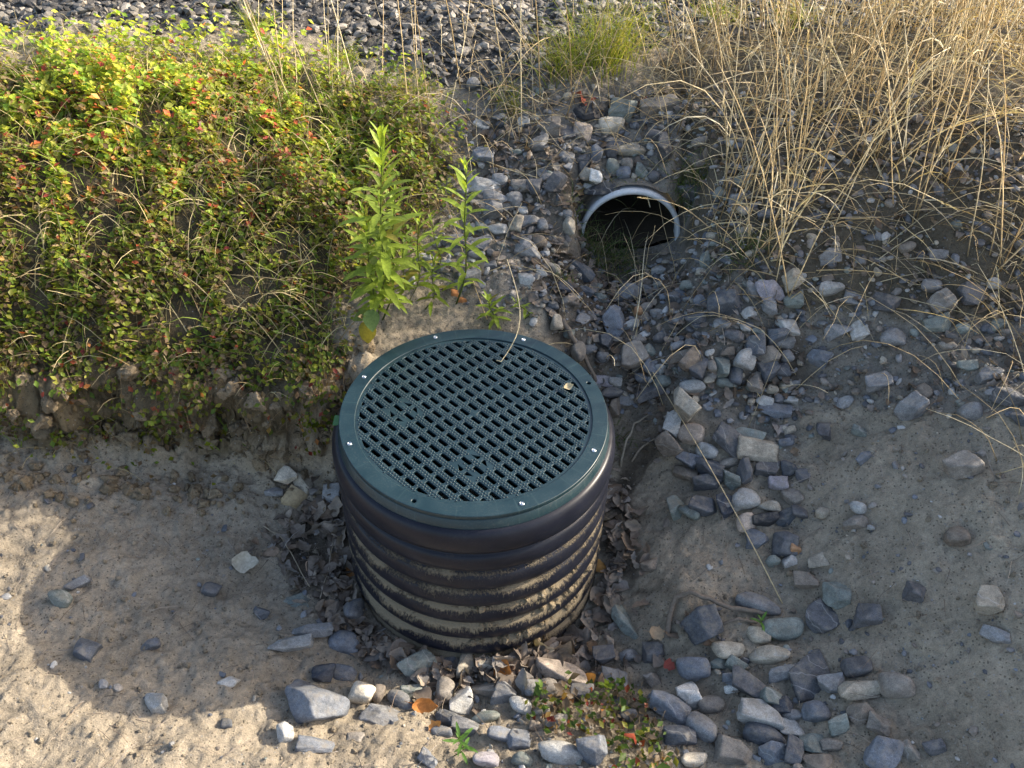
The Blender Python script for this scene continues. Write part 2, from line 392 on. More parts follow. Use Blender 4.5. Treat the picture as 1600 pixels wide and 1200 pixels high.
# ------------------------------------------------------------------ ground sheet
nx, ny = len(GX), len(GY)
V = np.stack([HX, HY, ZZ], -1).reshape(-1, 3)
idx = np.arange(nx * ny).reshape(nx, ny)
Q = np.stack([idx[:-1, :-1], idx[1:, :-1], idx[1:, 1:], idx[:-1, 1:]], -1).reshape(-1, 4)
ctr = V[Q].mean(1)
inside = (np.hypot(ctr[:, 0] - CUL[0], ctr[:, 2] - CUL[2]) < CUL_R - .006) & (ctr[:, 1] > CUL[1] - .004) & (ctr[:, 1] < CUL[1] + 1.5)
Q = Q[~inside]
me = bpy.data.meshes.new('ground'); me.from_pydata(V.tolist(), [], Q.tolist())
px, py, _ = proj(V)
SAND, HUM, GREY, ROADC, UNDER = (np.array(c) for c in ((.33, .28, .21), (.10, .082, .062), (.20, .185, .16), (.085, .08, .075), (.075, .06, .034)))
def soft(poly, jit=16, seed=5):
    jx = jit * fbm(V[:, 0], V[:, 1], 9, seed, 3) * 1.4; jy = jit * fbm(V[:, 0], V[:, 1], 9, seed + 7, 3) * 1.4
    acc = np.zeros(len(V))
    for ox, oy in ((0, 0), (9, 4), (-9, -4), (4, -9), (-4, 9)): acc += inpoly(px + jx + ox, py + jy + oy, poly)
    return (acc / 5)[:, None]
bl = fbm(V[:, 0], V[:, 1], 6, 200, 4)[:, None]
c = SAND * (1 + .1 * bl)
k = soft(P_RUB, 18, 300); c = c * (1 - k * .75) + GREY * k * .75
k = soft(P_LITTER, 22, 320) * np.clip(.65 + .5 * bl, 0, 1); c = c * (1 - k) + HUM * k
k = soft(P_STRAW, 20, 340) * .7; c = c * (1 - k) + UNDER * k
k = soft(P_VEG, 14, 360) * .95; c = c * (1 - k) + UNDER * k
k = soft(P_ROAD, 10, 380); c = c * (1 - k) + ROADC * k
ff = (face.reshape(-1, 1)); c = c * (1 - .5 * ff) + np.array((.30, .225, .13)) * .5 * ff
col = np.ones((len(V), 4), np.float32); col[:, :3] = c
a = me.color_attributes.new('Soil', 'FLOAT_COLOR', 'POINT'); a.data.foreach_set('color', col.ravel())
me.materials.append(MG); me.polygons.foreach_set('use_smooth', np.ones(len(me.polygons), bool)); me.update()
o = bpy.data.objects.new('ground', me); COL.objects.link(o); o['kind'] = 'structure'

# ------------------------------------------------------------------ drain riser: ribbed pipe, frame, grate lid, screws
def lathe(name, prof, mat, parent, seg=160, closed=False):
    V = []; Fc = []; n = len(prof)
    for k in range(seg):
        t = 2 * math.pi * k / seg
        for r, z in prof: V.append((r * math.cos(t), r * math.sin(t), z))
    for k in range(seg):
        k2 = (k + 1) % seg
        for i in range(n - 1 if not closed else n): Fc.append((k * n + i, k2 * n + i, k2 * n + (i + 1) % n, k * n + (i + 1) % n))
    me = bpy.data.meshes.new(name); me.from_pydata(V, [], Fc); me.materials.append(mat)
    me.polygons.foreach_set('use_smooth', np.ones(len(Fc), bool)); me.update()
    bm = bmesh.new(); bm.from_mesh(me); bmesh.ops.recalc_face_normals(bm, faces=bm.faces); bm.to_mesh(me); bm.free()
    o = bpy.data.objects.new(name, me); COL.objects.link(o); o.parent = parent; return o
def flat_plate(name, loops, thick, bevel, z, mat, parent):
    cu = bpy.data.curves.new(name, 'CURVE'); cu.dimensions = '2D'; cu.fill_mode = 'BOTH'; cu.extrude = thick / 2 - bevel; cu.bevel_depth = bevel; cu.bevel_resolution = 1
    for lp in loops:
        sp = cu.splines.new('POLY'); sp.points.add(len(lp) - 1); sp.use_cyclic_u = True
        for p, (x, y) in zip(sp.points, lp): p.co = (x, y, 0, 1)
    t = bpy.data.objects.new(name, cu); COL.objects.link(t)
    dg = bpy.context.evaluated_depsgraph_get(); me = bpy.data.meshes.new_from_object(t.evaluated_get(dg))
    bpy.data.objects.remove(t); bpy.data.curves.remove(cu)
    me.materials.clear(); me.materials.append(mat); me.transform(Matrix.Translation((0, 0, z - thick / 2)))
    o = bpy.data.objects.new(name, me); COL.objects.link(o); o.parent = parent; return o
def circ(r, n, cx=0, cy=0): return [(cx + r * math.cos(2 * math.pi * k / n), cy + r * math.sin(2 * math.pi * k / n)) for k in range(n)]
riser = empty('drain_riser', (0, 0, -.53))
tag(riser, 'ribbed black plastic drain riser standing in the pit under a slotted green lid', 'drain riser')
INV = Matrix.Translation((0, 0, .53))
prof = [(.318, -.034), (.333, -.036), (.342, -.040), (.3475, -.050)]
z = -.052
def rib(z0, z1, R, n=12):
    out = []
    for i in range(n + 1):
        t = i / n; s_ = math.sin(math.pi * t ** .92)
        out.append((R - .024 * (1 - max(0, s_) ** .42), z0 + (z1 - z0) * t))
    return out
prof = [(.318, -.036), (.332, -.037), (.338, -.043), (.344, -.055), (.3462, -.072), (.3458, -.090), (.342, -.104), (.333, -.112), (.326, -.116)]
zz = -.118
while zz > -.80:
    prof += rib(zz, zz - .068, .3425 + .012 * max(0, zz + .12))
    zz -= .0692
o = lathe('corrugated_pipe', prof + [(.31, zz), (.305, -.05)], M_PIPE, riser)
# vertical mould seam on the top rib
loops = [circ(.3205, 192), circ(.2855, 160)]
A0 = 1.96676; BR = .305; empties = (2, 5)
for k in empties: loops.append(circ(.0068, 14, BR * math.cos(A0 - k * math.pi / 4), BR * math.sin(A0 - k * math.pi / 4)))
ring = flat_plate('frame_ring', loops, .012, .0016, .0, M_RING, riser)
sk = lathe('frame_skirt', [(.2855, -.011), (.3, -.0121), (.3195, -.0121), (.3222, -.014), (.3245, -.030), (.328, -.0345), (.328, -.038), (.3, -.039), (.2855, -.036)], M_RING, riser, closed=True)
for k in range(8):
    if k in empties: continue
    t = A0 - k * math.pi / 4; x, y = BR * math.cos(t), BR * math.sin(t)
    mb = MB(); pr = [(.0001, .0022), (.002, .0022), (.0023, .0008), (.0030, .0008), (.0031, .0022), (.0042, .0019), (.0047, .0008), (.0049, -.002)]
    V = []; Fc = []; sg = 14
    for j in range(sg):
        u = 2 * math.pi * j / sg
        for r, h in pr: r *= 1.2; V.append((x + r * math.cos(u), y + r * math.sin(u), h))
    n = len(pr)
    for j in range(sg):
        for i in range(n - 1): Fc.append((j * n + i, j * n + i + 1, ((j + 1) % sg) * n + i + 1, ((j + 1) % sg) * n + i))
    mb.add(V, Fc, (.5, .5, .5)); s_ = mb.build('screw', M_SCREW, riser)
# grate: slots on a lattice turned 46 degrees, clipped by the rim and by two lifting pads
TH = rad(46.2); EU = np.array([math.cos(TH), math.sin(TH)]); EV = np.array([math.sin(TH), -math.cos(TH)])
PU, PV = .0266, .0403; SL, SW = .0318, .0124
PADS = [(-4.5 * PU, -3 * PV), (-4.5 * PU, 3 * PV)]
def clip(poly, f):
    out = []
    for i in range(len(poly)):
        a, b = poly[i - 1], poly[i]; fa, fb = f(a), f(b)
        if (fa >= 0) != (fb >= 0):
            t = fa / (fa - fb); out.append((a[0] + (b[0] - a[0]) * t, a[1] + (b[1] - a[1]) * t))
        if fb >= 0: out.append(b)
    return out
def pclip(poly, c, R, keep):
    d = []
    for i in range(len(poly)):
        a, b = poly[i - 1], poly[i]
        for q in range(6): d.append((a[0] + (b[0] - a[0]) * (q + 1) / 6, a[1] + (b[1] - a[1]) * (q + 1) / 6))
    r = clip(d, (lambda p: R - math.hypot(p[0] - c[0], p[1] - c[1])))
    return r
def area(p): return abs(sum(p[i - 1][0] * p[i][1] - p[i][0] * p[i - 1][1] for i in range(len(p)))) / 2 if len(p) > 2 else 0
slots = []
def rectuv(u, v, l, w):
    h, k, c_ = l / 2, w / 2, .0026
    return [(u - k + c_, v - h), (u + k - c_, v - h), (u + k, v - h + c_), (u + k, v + h - c_), (u + k - c_, v + h), (u - k + c_, v + h), (u - k, v + h - c_), (u - k, v - h + c_)]
BARU = float(np.array([.080, .072]) @ EU); BARV = float(np.array([.080, .072]) @ EV)
for i in range(-12, 12):
    for j in range(-8, 8):
        u, v = (i + .5) * PU, (j + .5) * PV
        if math.hypot(u, v) > .295: continue
        p = rectuv(u, v, SL, SW)
        p = pclip(p, (0, 0), .2765, True)
        for pad in PADS:
            du, dv = abs(u - pad[0]), abs(v - pad[1])
            if abs(du - PU) < .003 and abs(dv - PV / 2) < .003: p = pclip(p, pad, .0345, True)
        if area(p) > 4e-5: slots.append(p)
def uv2w(p): return tuple(p[0] * EU + p[1] * EV)
grate = flat_plate('grate_lid', [circ(.2835, 160)] + [[uv2w(q) for q in p] for p in slots], .007, .0009, -.0035, M_GRATE, riser)
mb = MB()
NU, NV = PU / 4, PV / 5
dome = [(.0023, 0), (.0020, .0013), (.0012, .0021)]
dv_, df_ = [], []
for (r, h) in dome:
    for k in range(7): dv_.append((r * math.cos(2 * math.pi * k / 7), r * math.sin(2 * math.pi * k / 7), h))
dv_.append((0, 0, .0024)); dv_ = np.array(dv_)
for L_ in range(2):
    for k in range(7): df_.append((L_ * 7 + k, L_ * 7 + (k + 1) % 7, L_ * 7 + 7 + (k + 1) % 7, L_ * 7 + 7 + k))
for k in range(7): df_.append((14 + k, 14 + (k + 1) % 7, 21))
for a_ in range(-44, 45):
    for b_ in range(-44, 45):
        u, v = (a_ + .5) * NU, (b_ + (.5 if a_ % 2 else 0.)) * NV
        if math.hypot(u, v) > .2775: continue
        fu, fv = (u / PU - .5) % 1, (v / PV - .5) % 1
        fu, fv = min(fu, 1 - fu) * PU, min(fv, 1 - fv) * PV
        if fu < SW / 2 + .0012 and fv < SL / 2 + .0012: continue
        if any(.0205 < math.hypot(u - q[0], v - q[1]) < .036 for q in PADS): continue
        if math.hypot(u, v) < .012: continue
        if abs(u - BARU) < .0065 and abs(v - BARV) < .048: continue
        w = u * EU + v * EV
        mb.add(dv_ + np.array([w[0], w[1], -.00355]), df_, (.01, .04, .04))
nod = mb.build('nodule_field', M_GRATE, None)
# the lid's tread bumps, centre boss and name bar are part of the lid's own mesh
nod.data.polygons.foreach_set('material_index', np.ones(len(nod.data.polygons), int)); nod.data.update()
bm = bmesh.new(); bm.from_mesh(grate.data); bm.from_mesh(nod.data)
for r_, h_ in ((.0085, .0008), (.0045, .0018)):
    bmesh.ops.create_cone(bm, cap_ends=True, segments=24, radius1=r_, radius2=r_ * .92, depth=h_, matrix=Matrix.Translation((0, 0, -.0035 + h_ / 2)))
def bar(bm, u, v, l, w, h):
    c_ = u * EU + v * EV
    bmesh.ops.create_cube(bm, size=1, matrix=Matrix.Translation((c_[0], c_[1], -.0035 + h / 2 - .0003)) @ Matrix.Rotation(math.atan2(EV[1], EV[0]), 4, 'Z') @ Matrix.Diagonal((l, w, h, 1)))
bar(bm, BARU, BARV, .092, .0100, .0009)
for q in range(30): bar(bm, BARU + random.choice((-.0016, .0014)) + random.uniform(-.0006, .0006), BARV - .042 + q * .0029, .0017, random.uniform(.0022, .0038), .0017)
bm.to_mesh(grate.data); bm.free()
bpy.data.objects.remove(nod)
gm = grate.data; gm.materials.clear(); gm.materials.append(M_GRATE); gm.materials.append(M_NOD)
# green tab left of the frame
bm = bmesh.new(); bmesh.ops.create_cube(bm, size=1, matrix=Matrix.Translation((-.334, -.004, -.038)) @ Matrix.Diagonal((.016, .034, .004, 1))); bmesh.ops.bevel(bm, geom=list(bm.edges), offset=.001, segments=1, affect='EDGES')
me = bpy.data.meshes.new('frame_tab'); bm.to_mesh(me); bm.free(); me.materials.append(mat_simple('bright_green_plastic', (.03, .12, .03), .5)); tb = bpy.data.objects.new('frame_tab', me); COL.objects.link(tb); tb.parent = riser
for ch in riser.children: ch.matrix_parent_inverse = INV

# ------------------------------------------------------------------ culvert pipe
cul = empty('culvert_pipe', tuple(CUL))
tag(cul, 'white plastic culvert pipe mouth, dark inside, poking out of the stony slope', 'culvert pipe')
def ytube(name, prof, mat, seg=72):
    V = []; Fc = []; n = len(prof)
    for k in range(seg):
        t = 2 * math.pi * k / seg
        for r, y in prof: V.append((r * math.cos(t), y, r * math.sin(t)))
    for k in range(seg):
        k2 = (k + 1) % seg
        for i in range(n - 1): Fc.append((k * n + i, k * n + i + 1, k2 * n + i + 1, k2 * n + i))
    me = bpy.data.meshes.new(name); me.from_pydata(V, [], Fc); me.materials.append(mat); me.polygons.foreach_set('use_smooth', np.ones(len(Fc), bool)); me.update()
    bm = bmesh.new(); bm.from_mesh(me); bmesh.ops.recalc_face_normals(bm, faces=bm.faces); bm.to_mesh(me); bm.free()
    o = bpy.data.objects.new(name, me); COL.objects.link(o); o.parent = cul; return o
R = CUL_R
wall = ytube('pipe_wall', [(R - .004, 1.7), (R - .004, .05), (R - .004, .012), (R - .001, .006), (R, -.002), (R - .0015, -.012), (R - .007, -.015), (R - .014, -.012), (R - .0165, -.004), (R - .0165, .03)], M_CUL)
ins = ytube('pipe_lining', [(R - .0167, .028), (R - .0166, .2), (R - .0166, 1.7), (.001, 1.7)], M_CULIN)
for o in (wall, ins): o.matrix_parent_inverse = Matrix.Identity(4)
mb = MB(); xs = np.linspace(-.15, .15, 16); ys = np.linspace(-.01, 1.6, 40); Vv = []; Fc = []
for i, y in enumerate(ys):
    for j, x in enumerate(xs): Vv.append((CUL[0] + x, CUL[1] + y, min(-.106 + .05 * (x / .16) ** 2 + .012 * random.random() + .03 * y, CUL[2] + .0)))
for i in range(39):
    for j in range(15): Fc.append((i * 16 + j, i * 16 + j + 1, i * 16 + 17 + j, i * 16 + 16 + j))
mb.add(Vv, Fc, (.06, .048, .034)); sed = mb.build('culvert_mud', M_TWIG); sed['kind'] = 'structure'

# ------------------------------------------------------------------ stones
def ico(sub):
    bm = bmesh.new(); bmesh.ops.create_icosphere(bm, subdivisions=sub, radius=1)
    V = np.array([v.co[:] for v in bm.verts]); Fc = [tuple(v.index for v in f.verts) for f in bm.faces]; bm.free(); return V, Fc
I1, I2, I4, I5 = ico(1), ico(2), ico(4), ico(5)
def rockshape(base, kind, rng):
    """convex faceted body: the nearest of a set of random planes in each direction, softened for river-worn stones"""
    d = base
    n = {'a': 8, 's': 8, 'r': 14}[kind]
    N = rng.normal(size=(n, 3)); N /= np.linalg.norm(N, axis=1)[:, None]
    D = rng.uniform(.60, .95, n) if kind != 'r' else rng.uniform(.84, 1.02, n)
    N = np.concatenate([N, [[1, 0, 0], [-1, 0, 0], [0, 1, 0], [0, -1, 0], [0, 0, 1], [0, 0, -1]]]); D = np.concatenate([D, [1, 1, 1, 1, 1, 1.]])
    dt = d @ N.T; q = np.where(dt > 1e-3, D / np.maximum(dt, 1e-3), 1e3)
    p = {'a': 48., 's': 40., 'r': 6.}[kind]
    r = (q ** -p).sum(1) ** (-1 / p)
    V = d * r[:, None]
    am = .03 if kind == 'r' else .04
    ph = rng.random(6) * 20
    for o_, k in ((2.1, 1.), (4.3, .5), (9., .28)):
        V = V * (1 + am * k * (np.sin(d[:, 0] * o_ + ph[0] + 1.7 * np.sin(d[:, 1] * o_ * 1.3 + ph[1])) * np.sin(d[:, 2] * o_ * 1.1 + ph[2] + d[:, 1] * o_)))[:, None]
    return V
COLS = {  # base colour, word
 'tan': ((.34, .30, .235), 'tan'), 'ptan': ((.40, .33, .27), 'pinkish tan'), 'pale': ((.36, .355, .335), 'pale grey'), 'gry': ((.20, .20, .20), 'grey'),
 'dgry': ((.105, .105, .11), 'dark grey'), 'blu': ((.155, .168, .19), 'blue grey'), 'slt': ((.085, .092, .104), 'dark slate'), 'nvy': ((.045, .052, .068), 'blackish blue'),
 'blk': ((.035, .037, .042), 'black'), 'brn': ((.18, .15, .12), 'brown'), 'bgry': ((.23, .205, .175), 'brownish grey'), 'grn': ((.18, .20, .18), 'greenish grey'),
 'wht': ((.62, .60, .55), 'white'), 'crm': ((.56, .50, .40), 'cream'), 'org': ((.36, .2, .1), 'rusty orange'), 'pur': ((.27, .25, .27), 'purplish grey')}
SHW = {'r': 'rounded', 'a': 'angular', 's': 'flat'}
ROCKS = []   # px, py, w, h, tilt, colour, shape, landmark phrase (or '')
def R_(t):
    for ln in t.strip().split('\n'):
        for it in ln.split(';'):
            q = it.strip().split(',')
            if len(q) < 7: continue
            ROCKS.append((float(q[0]), float(q[1]), float(q[2]), float(q[3]), float(q[4]), q[5].strip(), q[6].strip(), q[7].strip() if len(q) > 7 else ''))
R_('''955,201,38,33,0,crm,r,the big cream stone over the culvert; 986,239,46,25,-3,tan,r,the tan oval stone over the culvert; 909,212,24,24,0,ptan,a; 918,177,46,22,15,blk,s,the black slab above the culvert
973,175,34,36,0,grn,a; 1025,218,28,26,0,dgry,r; 1039,243,22,44,0,dgry,a; 930,247,18,34,0,blu,r; 953,244,21,26,0,dgry,r; 909,253,26,22,20,dgry,r; 957,268,25,27,0,grn,r; 980,259,21,24,0,bgry,r
974,275,25,23,10,blu,r; 933,277,18,22,0,wht,a,the white quartz chunk by the culvert rim; 920,276,24,20,30,tan,a; 912,266,22,20,0,slt,a; 940,295,46,18,20,blk,s; 1003,275,18,26,0,grn,a; 1021,281,18,24,0,dgry,r; 806,314,24,28,0,gry,r
814,297,26,20,-10,bgry,a; 834,297,20,26,0,dgry,a; 866,293,22,32,-20,dgry,a; 817,332,19,18,0,pale,r; 936,226,30,20,-20,dgry,s; 958,226,34,16,-10,slt,s; 856,204,30,24,0,bgry,a; 885,210,30,22,10,dgry,s
1032,170,52,26,0,bgry,a; 1075,47,13,12,0,tan,r; 1141,227,14,11,0,wht,r; 806,353,18,34,0,tan,a; 827,350,27,22,-5,gry,a; 847,355,20,22,0,gry,r; 842,381,25,27,10,brn,r,the brown egg stone left of the culvert; 825,396,36,24,-20,gry,a
813,371,24,14,0,slt,s; 864,422,30,17,-5,tan,r; 906,425,36,26,-15,slt,a; 821,442,22,18,0,pale,a; 882,453,22,16,0,nvy,a; 1030,426,20,14,-15,pale,a; 983,469,32,36,-20,gry,a,the blocky grey stone below the culvert; 1010,486,23,23,0,bgry,r
998,491,16,18,0,org,r; 1028,493,24,18,0,gry,r; 1058,503,24,14,0,gry,r; 1134,476,46,46,10,slt,a,the big slate block below the straw; 1202,459,36,30,0,pur,a; 1130,507,28,20,-15,gry,r; 1228,512,32,28,-10,pale,a; 1213,525,26,32,-10,slt,a
1221,541,30,18,10,gry,a; 959,510,34,46,-35,blu,a,the tall blue slate right of the lid; 943,535,22,32,15,slt,a; 868,507,19,28,0,tan,r; 885,524,16,20,0,grn,a; 899,553,24,40,0,bgry,r; 922,547,22,17,0,gry,r; 942,559,22,22,0,gry,r
986,561,38,38,10,bgry,a; 1012,551,28,20,20,grn,a; 1017,575,25,26,0,blu,a; 1035,578,14,15,0,pale,a; 966,564,20,18,0,gry,r; 1061,542,26,18,0,gry,r; 1062,560,38,18,10,brn,a; 1081,566,24,46,-35,brn,a; 1092,576,26,36,-20,slt,a
1110,572,17,28,0,bgry,r; 1124,574,20,36,0,grn,a; 1164,563,32,45,-10,pale,r,the pale grey boulder above the sand step; 1146,587,22,36,-15,slt,r; 1177,598,23,32,-25,bgry,a; 1202,557,34,28,0,bgry,a; 1229,557,22,22,0,gry,r; 1198,582,24,34,10,slt,a
1219,579,28,26,0,slt,r; 1082,604,38,28,0,pale,r; 1105,597,17,16,0,tan,r; 1132,600,32,21,0,grn,r; 1177,543,22,38,0,slt,a; 939,596,32,14,-5,pur,s; 961,600,20,16,0,pale,r; 1035,598,28,24,0,grn,r; 1017,618,37,26,10,dgry,a
956,614,36,22,0,dgry,r; 981,626,32,14,-8,gry,s; 961,638,22,34,0,brn,a; 1069,634,30,50,35,tan,a,the tall tan slab at the sand step; 1208,647,42,26,-10,blu,a; 1055,656,22,22,30,pale,a
1079,681,44,38,-5,ptan,r,the big pinkish stone right of the lid; 1053,667,24,32,-25,pale,a; 1105,706,34,31,-20,pale,r; 1078,722,34,24,-40,blu,a; 1137,694,42,36,-35,dgry,a; 1168,680,48,18,3,grn,s; 1182,707,52,36,-12,tan,a; 1228,694,26,17,0,blu,r
1140,723,34,18,15,bgry,r; 1106,732,42,30,-20,slt,a; 1072,741,32,22,-15,brn,a; 1111,756,46,28,0,dgry,a; 1141,753,23,34,10,grn,a; 1163,746,20,38,10,dgry,a; 1165,782,44,40,-5,pale,r,the big pale round stone in the pile; 1201,796,38,20,0,tan,r
1165,820,32,32,0,ptan,r; 1193,814,34,26,-10,blk,a; 1102,796,42,34,-25,slt,a; 1137,795,28,36,15,nvy,a; 1059,794,20,38,10,grn,a; 1083,808,19,42,40,grn,r; 1185,844,33,28,0,blu,a; 1228,853,31,35,-15,dgry,a; 1243,860,14,18,-20,org,a
1235,880,22,20,0,pale,a; 1215,758,24,25,0,pur,a; 1046,702,26,40,20,brn,a
552,957,32,42,0,dgry,r,the dark egg stone left of the riser; 538,1005,52,40,-5,blu,r,the big blue stone left of the riser; 452,1012,58,30,5,pale,a; 486,988,54,26,0,gry,a; 460,940,42,18,8,grn,s; 407,961,22,18,-20,slt,a; 503,1057,28,30,0,nvy,a
536,1060,38,30,0,blu,r; 562,1089,38,42,-10,crm,r,the cream round stone in front of the pit; 589,1091,20,30,0,brn,r; 628,1102,54,32,-20,gry,r; 602,1121,68,28,-15,gry,s; 488,1112,80,62,-12,blu,a,the largest stone half sunk in the sand; 448,1148,25,26,10,pale,a
493,1167,48,20,-8,blu,s; 652,1049,52,46,-20,grn,a,the wedge stone at the foot of the riser; 650,1086,40,17,-3,grn,a; 694,1088,32,50,5,bgry,r,the upright brown stone before the riser; 725,1104,36,42,0,pale,a; 731,1051,35,42,5,tan,a; 764,1045,28,28,0,crm,a
762,1081,42,26,8,bgry,a; 790,1092,36,40,0,gry,a; 704,1037,24,18,-10,dgry,a; 701,1127,36,27,-25,slt,a; 727,1140,38,24,-8,gry,a; 758,1126,46,28,15,grn,r; 687,1146,34,22,10,blu,r; 788,1154,52,26,-15,blu,r; 761,1191,42,30,0,pur,r
358,1071,26,18,15,pale,a; 354,1133,18,20,0,slt,r; 558,1155,26,15,10,bgry,s; 431,773,24,18,-10,gry,a; 449,746,28,26,-10,crm,a,the cream lump under the bank; 476,757,28,24,-10,tan,a; 520,775,24,32,0,gry,a; 432,626,14,20,0,wht,a; 448,628,17,17,0,tan,r
874,1061,66,42,-12,ptan,a,the big pinkish block at the foot of the riser; 833,1082,30,28,0,gry,r; 854,1079,34,36,-10,bgry,r; 885,1091,28,15,0,tan,r; 814,1105,36,26,0,pale,r; 878,1184,74,46,-3,pale,r,the big pale stone at the weed patch; 816,1191,36,24,0,grn,r
929,1181,46,50,10,blu,a; 806,1160,36,30,-10,blu,a; 1045,1113,56,48,-5,blu,a,the big blue block with a pale seam; 1073,1092,32,44,5,wht,a,the tall white stone; 1093,1144,52,52,-10,gry,r,the big round grey stone; 1113,1105,44,36,-20,bgry,r; 1062,1160,40,36,-10,slt,a
1083,1190,44,28,-5,crm,r; 1097,986,52,56,20,slt,a,the big slate chunk beneath the root; 1083,1045,50,42,-12,blu,r,the oval blue stone beside the hollow; 1139,1018,48,32,-8,tan,r; 1185,1000,36,30,-8,tan,r; 1222,989,58,44,-12,grn,r,the big greenish boulder; 1205,1027,66,34,10,tan,r,the long tan oval stone
1182,946,78,34,-8,gry,r; 1150,1043,26,24,-30,grn,a; 1147,1064,30,24,5,blu,a; 1144,1078,20,16,15,wht,a; 1171,1075,42,40,0,dgry,a; 1208,1096,34,28,-10,grn,a; 1191,1119,62,40,-25,pale,a,the sharp pale slab; 1194,1153,74,44,-18,slt,r,the long dark slate stone
1151,1182,52,44,-30,bgry,a; 1222,1104,30,28,0,nvy,a; 1236,1120,34,21,20,gry,r; 1225,1051,46,22,20,gry,a; 1208,1178,40,32,-5,blu,a; 1243,1182,24,42,-10,slt,a; 1236,1140,40,18,-3,pale,s; 1163,1036,18,14,0,blk,r; 977,976,18,42,50,grn,s
981,1027,30,24,0,gry,r; 1024,1023,34,30,-10,dgry,a; 752,249,34,24,-10,blu,a; 755,297,46,24,-5,pale,a; 783,286,28,27,0,gry,r; 775,321,40,26,-20,gry,a; 775,365,33,17,-5,pale,a; 747,385,36,26,0,slt,a; 744,403,28,18,0,gry,r; 732,440,33,26,5,gry,a
667,405,30,18,0,pale,a; 642,442,20,20,0,pale,a; 704,381,36,20,5,slt,a; 769,334,24,30,-10,gry,a; 740,135,20,24,-15,gry,r; 752,196,22,13,-20,wht,s; 1015,886,30,20,-10,brn,a; 908,1090,30,26,0,dgry,a; 960,1058,34,24,-15,gry,s; 945,1030,28,26,0,dgry,a''')
FIXED = len(ROCKS)
# more stones of the same heaps, set where there is room
def fill(poly, n, smin, smax, cols, rng, shapes='aaars'):
    xs = [p[0] for p in poly]; ys = [p[1] for p in poly]; k = 0; tries = 0
    while k < n and tries < 6000:
        tries += 1
        x, y = rng.uniform(min(xs), max(xs)), rng.uniform(min(ys), max(ys))
        if not inpoly(np.array(x), np.array(y), poly): continue
        w = rng.uniform(smin, smax); h = w * rng.uniform(.62, 1.05)
        if any(abs(x - q[0]) < .40 * (w + q[2]) and abs(y - q[1]) < .40 * (h + q[3]) for q in ROCKS): continue
        if 500 < x < 975 and 500 < y < 1040 and math.hypot((x - 742) / 225, (y - 770) / 270) < 1: continue
        if 895 < x < 1065 and 285 < y < 415: continue
        ROCKS.append((x, y, w, h, rng.uniform(-25, 25), cols[rng.integers(len(cols))], shapes[rng.integers(len(shapes))], '')); k += 1
rg = np.random.default_rng(5)
MIXC = ['gry', 'gry', 'dgry', 'slt', 'blu', 'bgry', 'brn', 'grn', 'pale', 'dgry', 'tan']
fill([(740,180),(880,180),(900,300),(880,420),(960,470),(900,520),(850,480),(760,440),(720,330)], 22, 16, 26, MIXC, rg)
fill([(960,450),(1240,440),(1245,640),(1110,620),(960,600)], 26, 17, 28, MIXC, rg)
fill([(1190,640),(1250,640),(1250,930),(1200,900)], 7, 20, 32, MIXC, rg)
fill([(1060,200),(1110,200),(1245,400),(1245,440),(1090,430),(1070,330)], 12, 18, 30, MIXC, rg)
fill([(1100,1000),(1245,1010),(1245,1195),(1000,1195),(900,1100),(700,1100),(660,1195),(800,1195)], 9, 18, 30, MIXC, rg)
INFRAME = len(ROCKS)
fill([(1250,390),(1600,380),(1600,660),(1250,660)], 28, 20, 40, MIXC, rg)
fill([(1250,900),(1400,980),(1430,1195),(1250,1195)], 18, 26, 52, MIXC, rg)
fill([(1250,650),(1400,650),(1330,900),(1250,880)], 8, 20, 40, MIXC, rg)
fill([(1420,680),(1590,680),(1590,1190),(1420,1195)], 6, 24, 46, MIXC, rg)
fill([(20,800),(340,780),(340,1190),(20,1190)], 6, 24, 56, MIXC, rg)
LM = [(q[0], q[1], q[7]) for q in ROCKS if q[7]] + [(985, 300, 'the culvert rim'), (742, 515, 'the far edge of the lid'), (952, 640, 'the right edge of the lid'), (590, 230, 'the tall leafy weed'), (940, 1110, 'the low weed patch'), (1120, 955, 'the crooked root'), (760, 490, 'the weed sprig behind the lid'), (722, 260, 'the slim leafy weed'), (950, 410, 'the grass tuft at the culvert'), (430, 600, 'the bank edge'), (710, 1160, 'the seedling'), (1130, 120, 'the dry grass'), (1010, 480, 'the long diagonal straw')]
used = set()
def where(px, py, own, depth=0):
    c = sorted(((math.hypot(px - a, py - b), a, b, t) for a, b, t in LM if t != own))[depth:]
    _, a, b, t = c[0]; dx, dy = px - a, py - b
    if abs(dx) > 1.7 * abs(dy): d = 'right of' if dx > 0 else 'left of'
    elif abs(dy) > 1.7 * abs(dx): d = 'below' if dy > 0 else 'above'
    else: d = ('below ' if dy > 0 else 'above ') + ('and right of' if dx > 0 else 'and left of')
    return d + ' ' + t
def label(px, py, w, h, ck, sh, own):
    sz = 'large' if w * h > 1900 else 'small' if w * h < 520 else ''
    desc = ' '.join(x for x in (sz, COLS[ck][1], SHW[sh], 'stone') if x)
    for d in range(9):
        s_ = desc + ' ' + where(px, py, own, d)
        if s_ not in used and len(s_.split()) <= 16: used.add(s_); return s_
    return s_
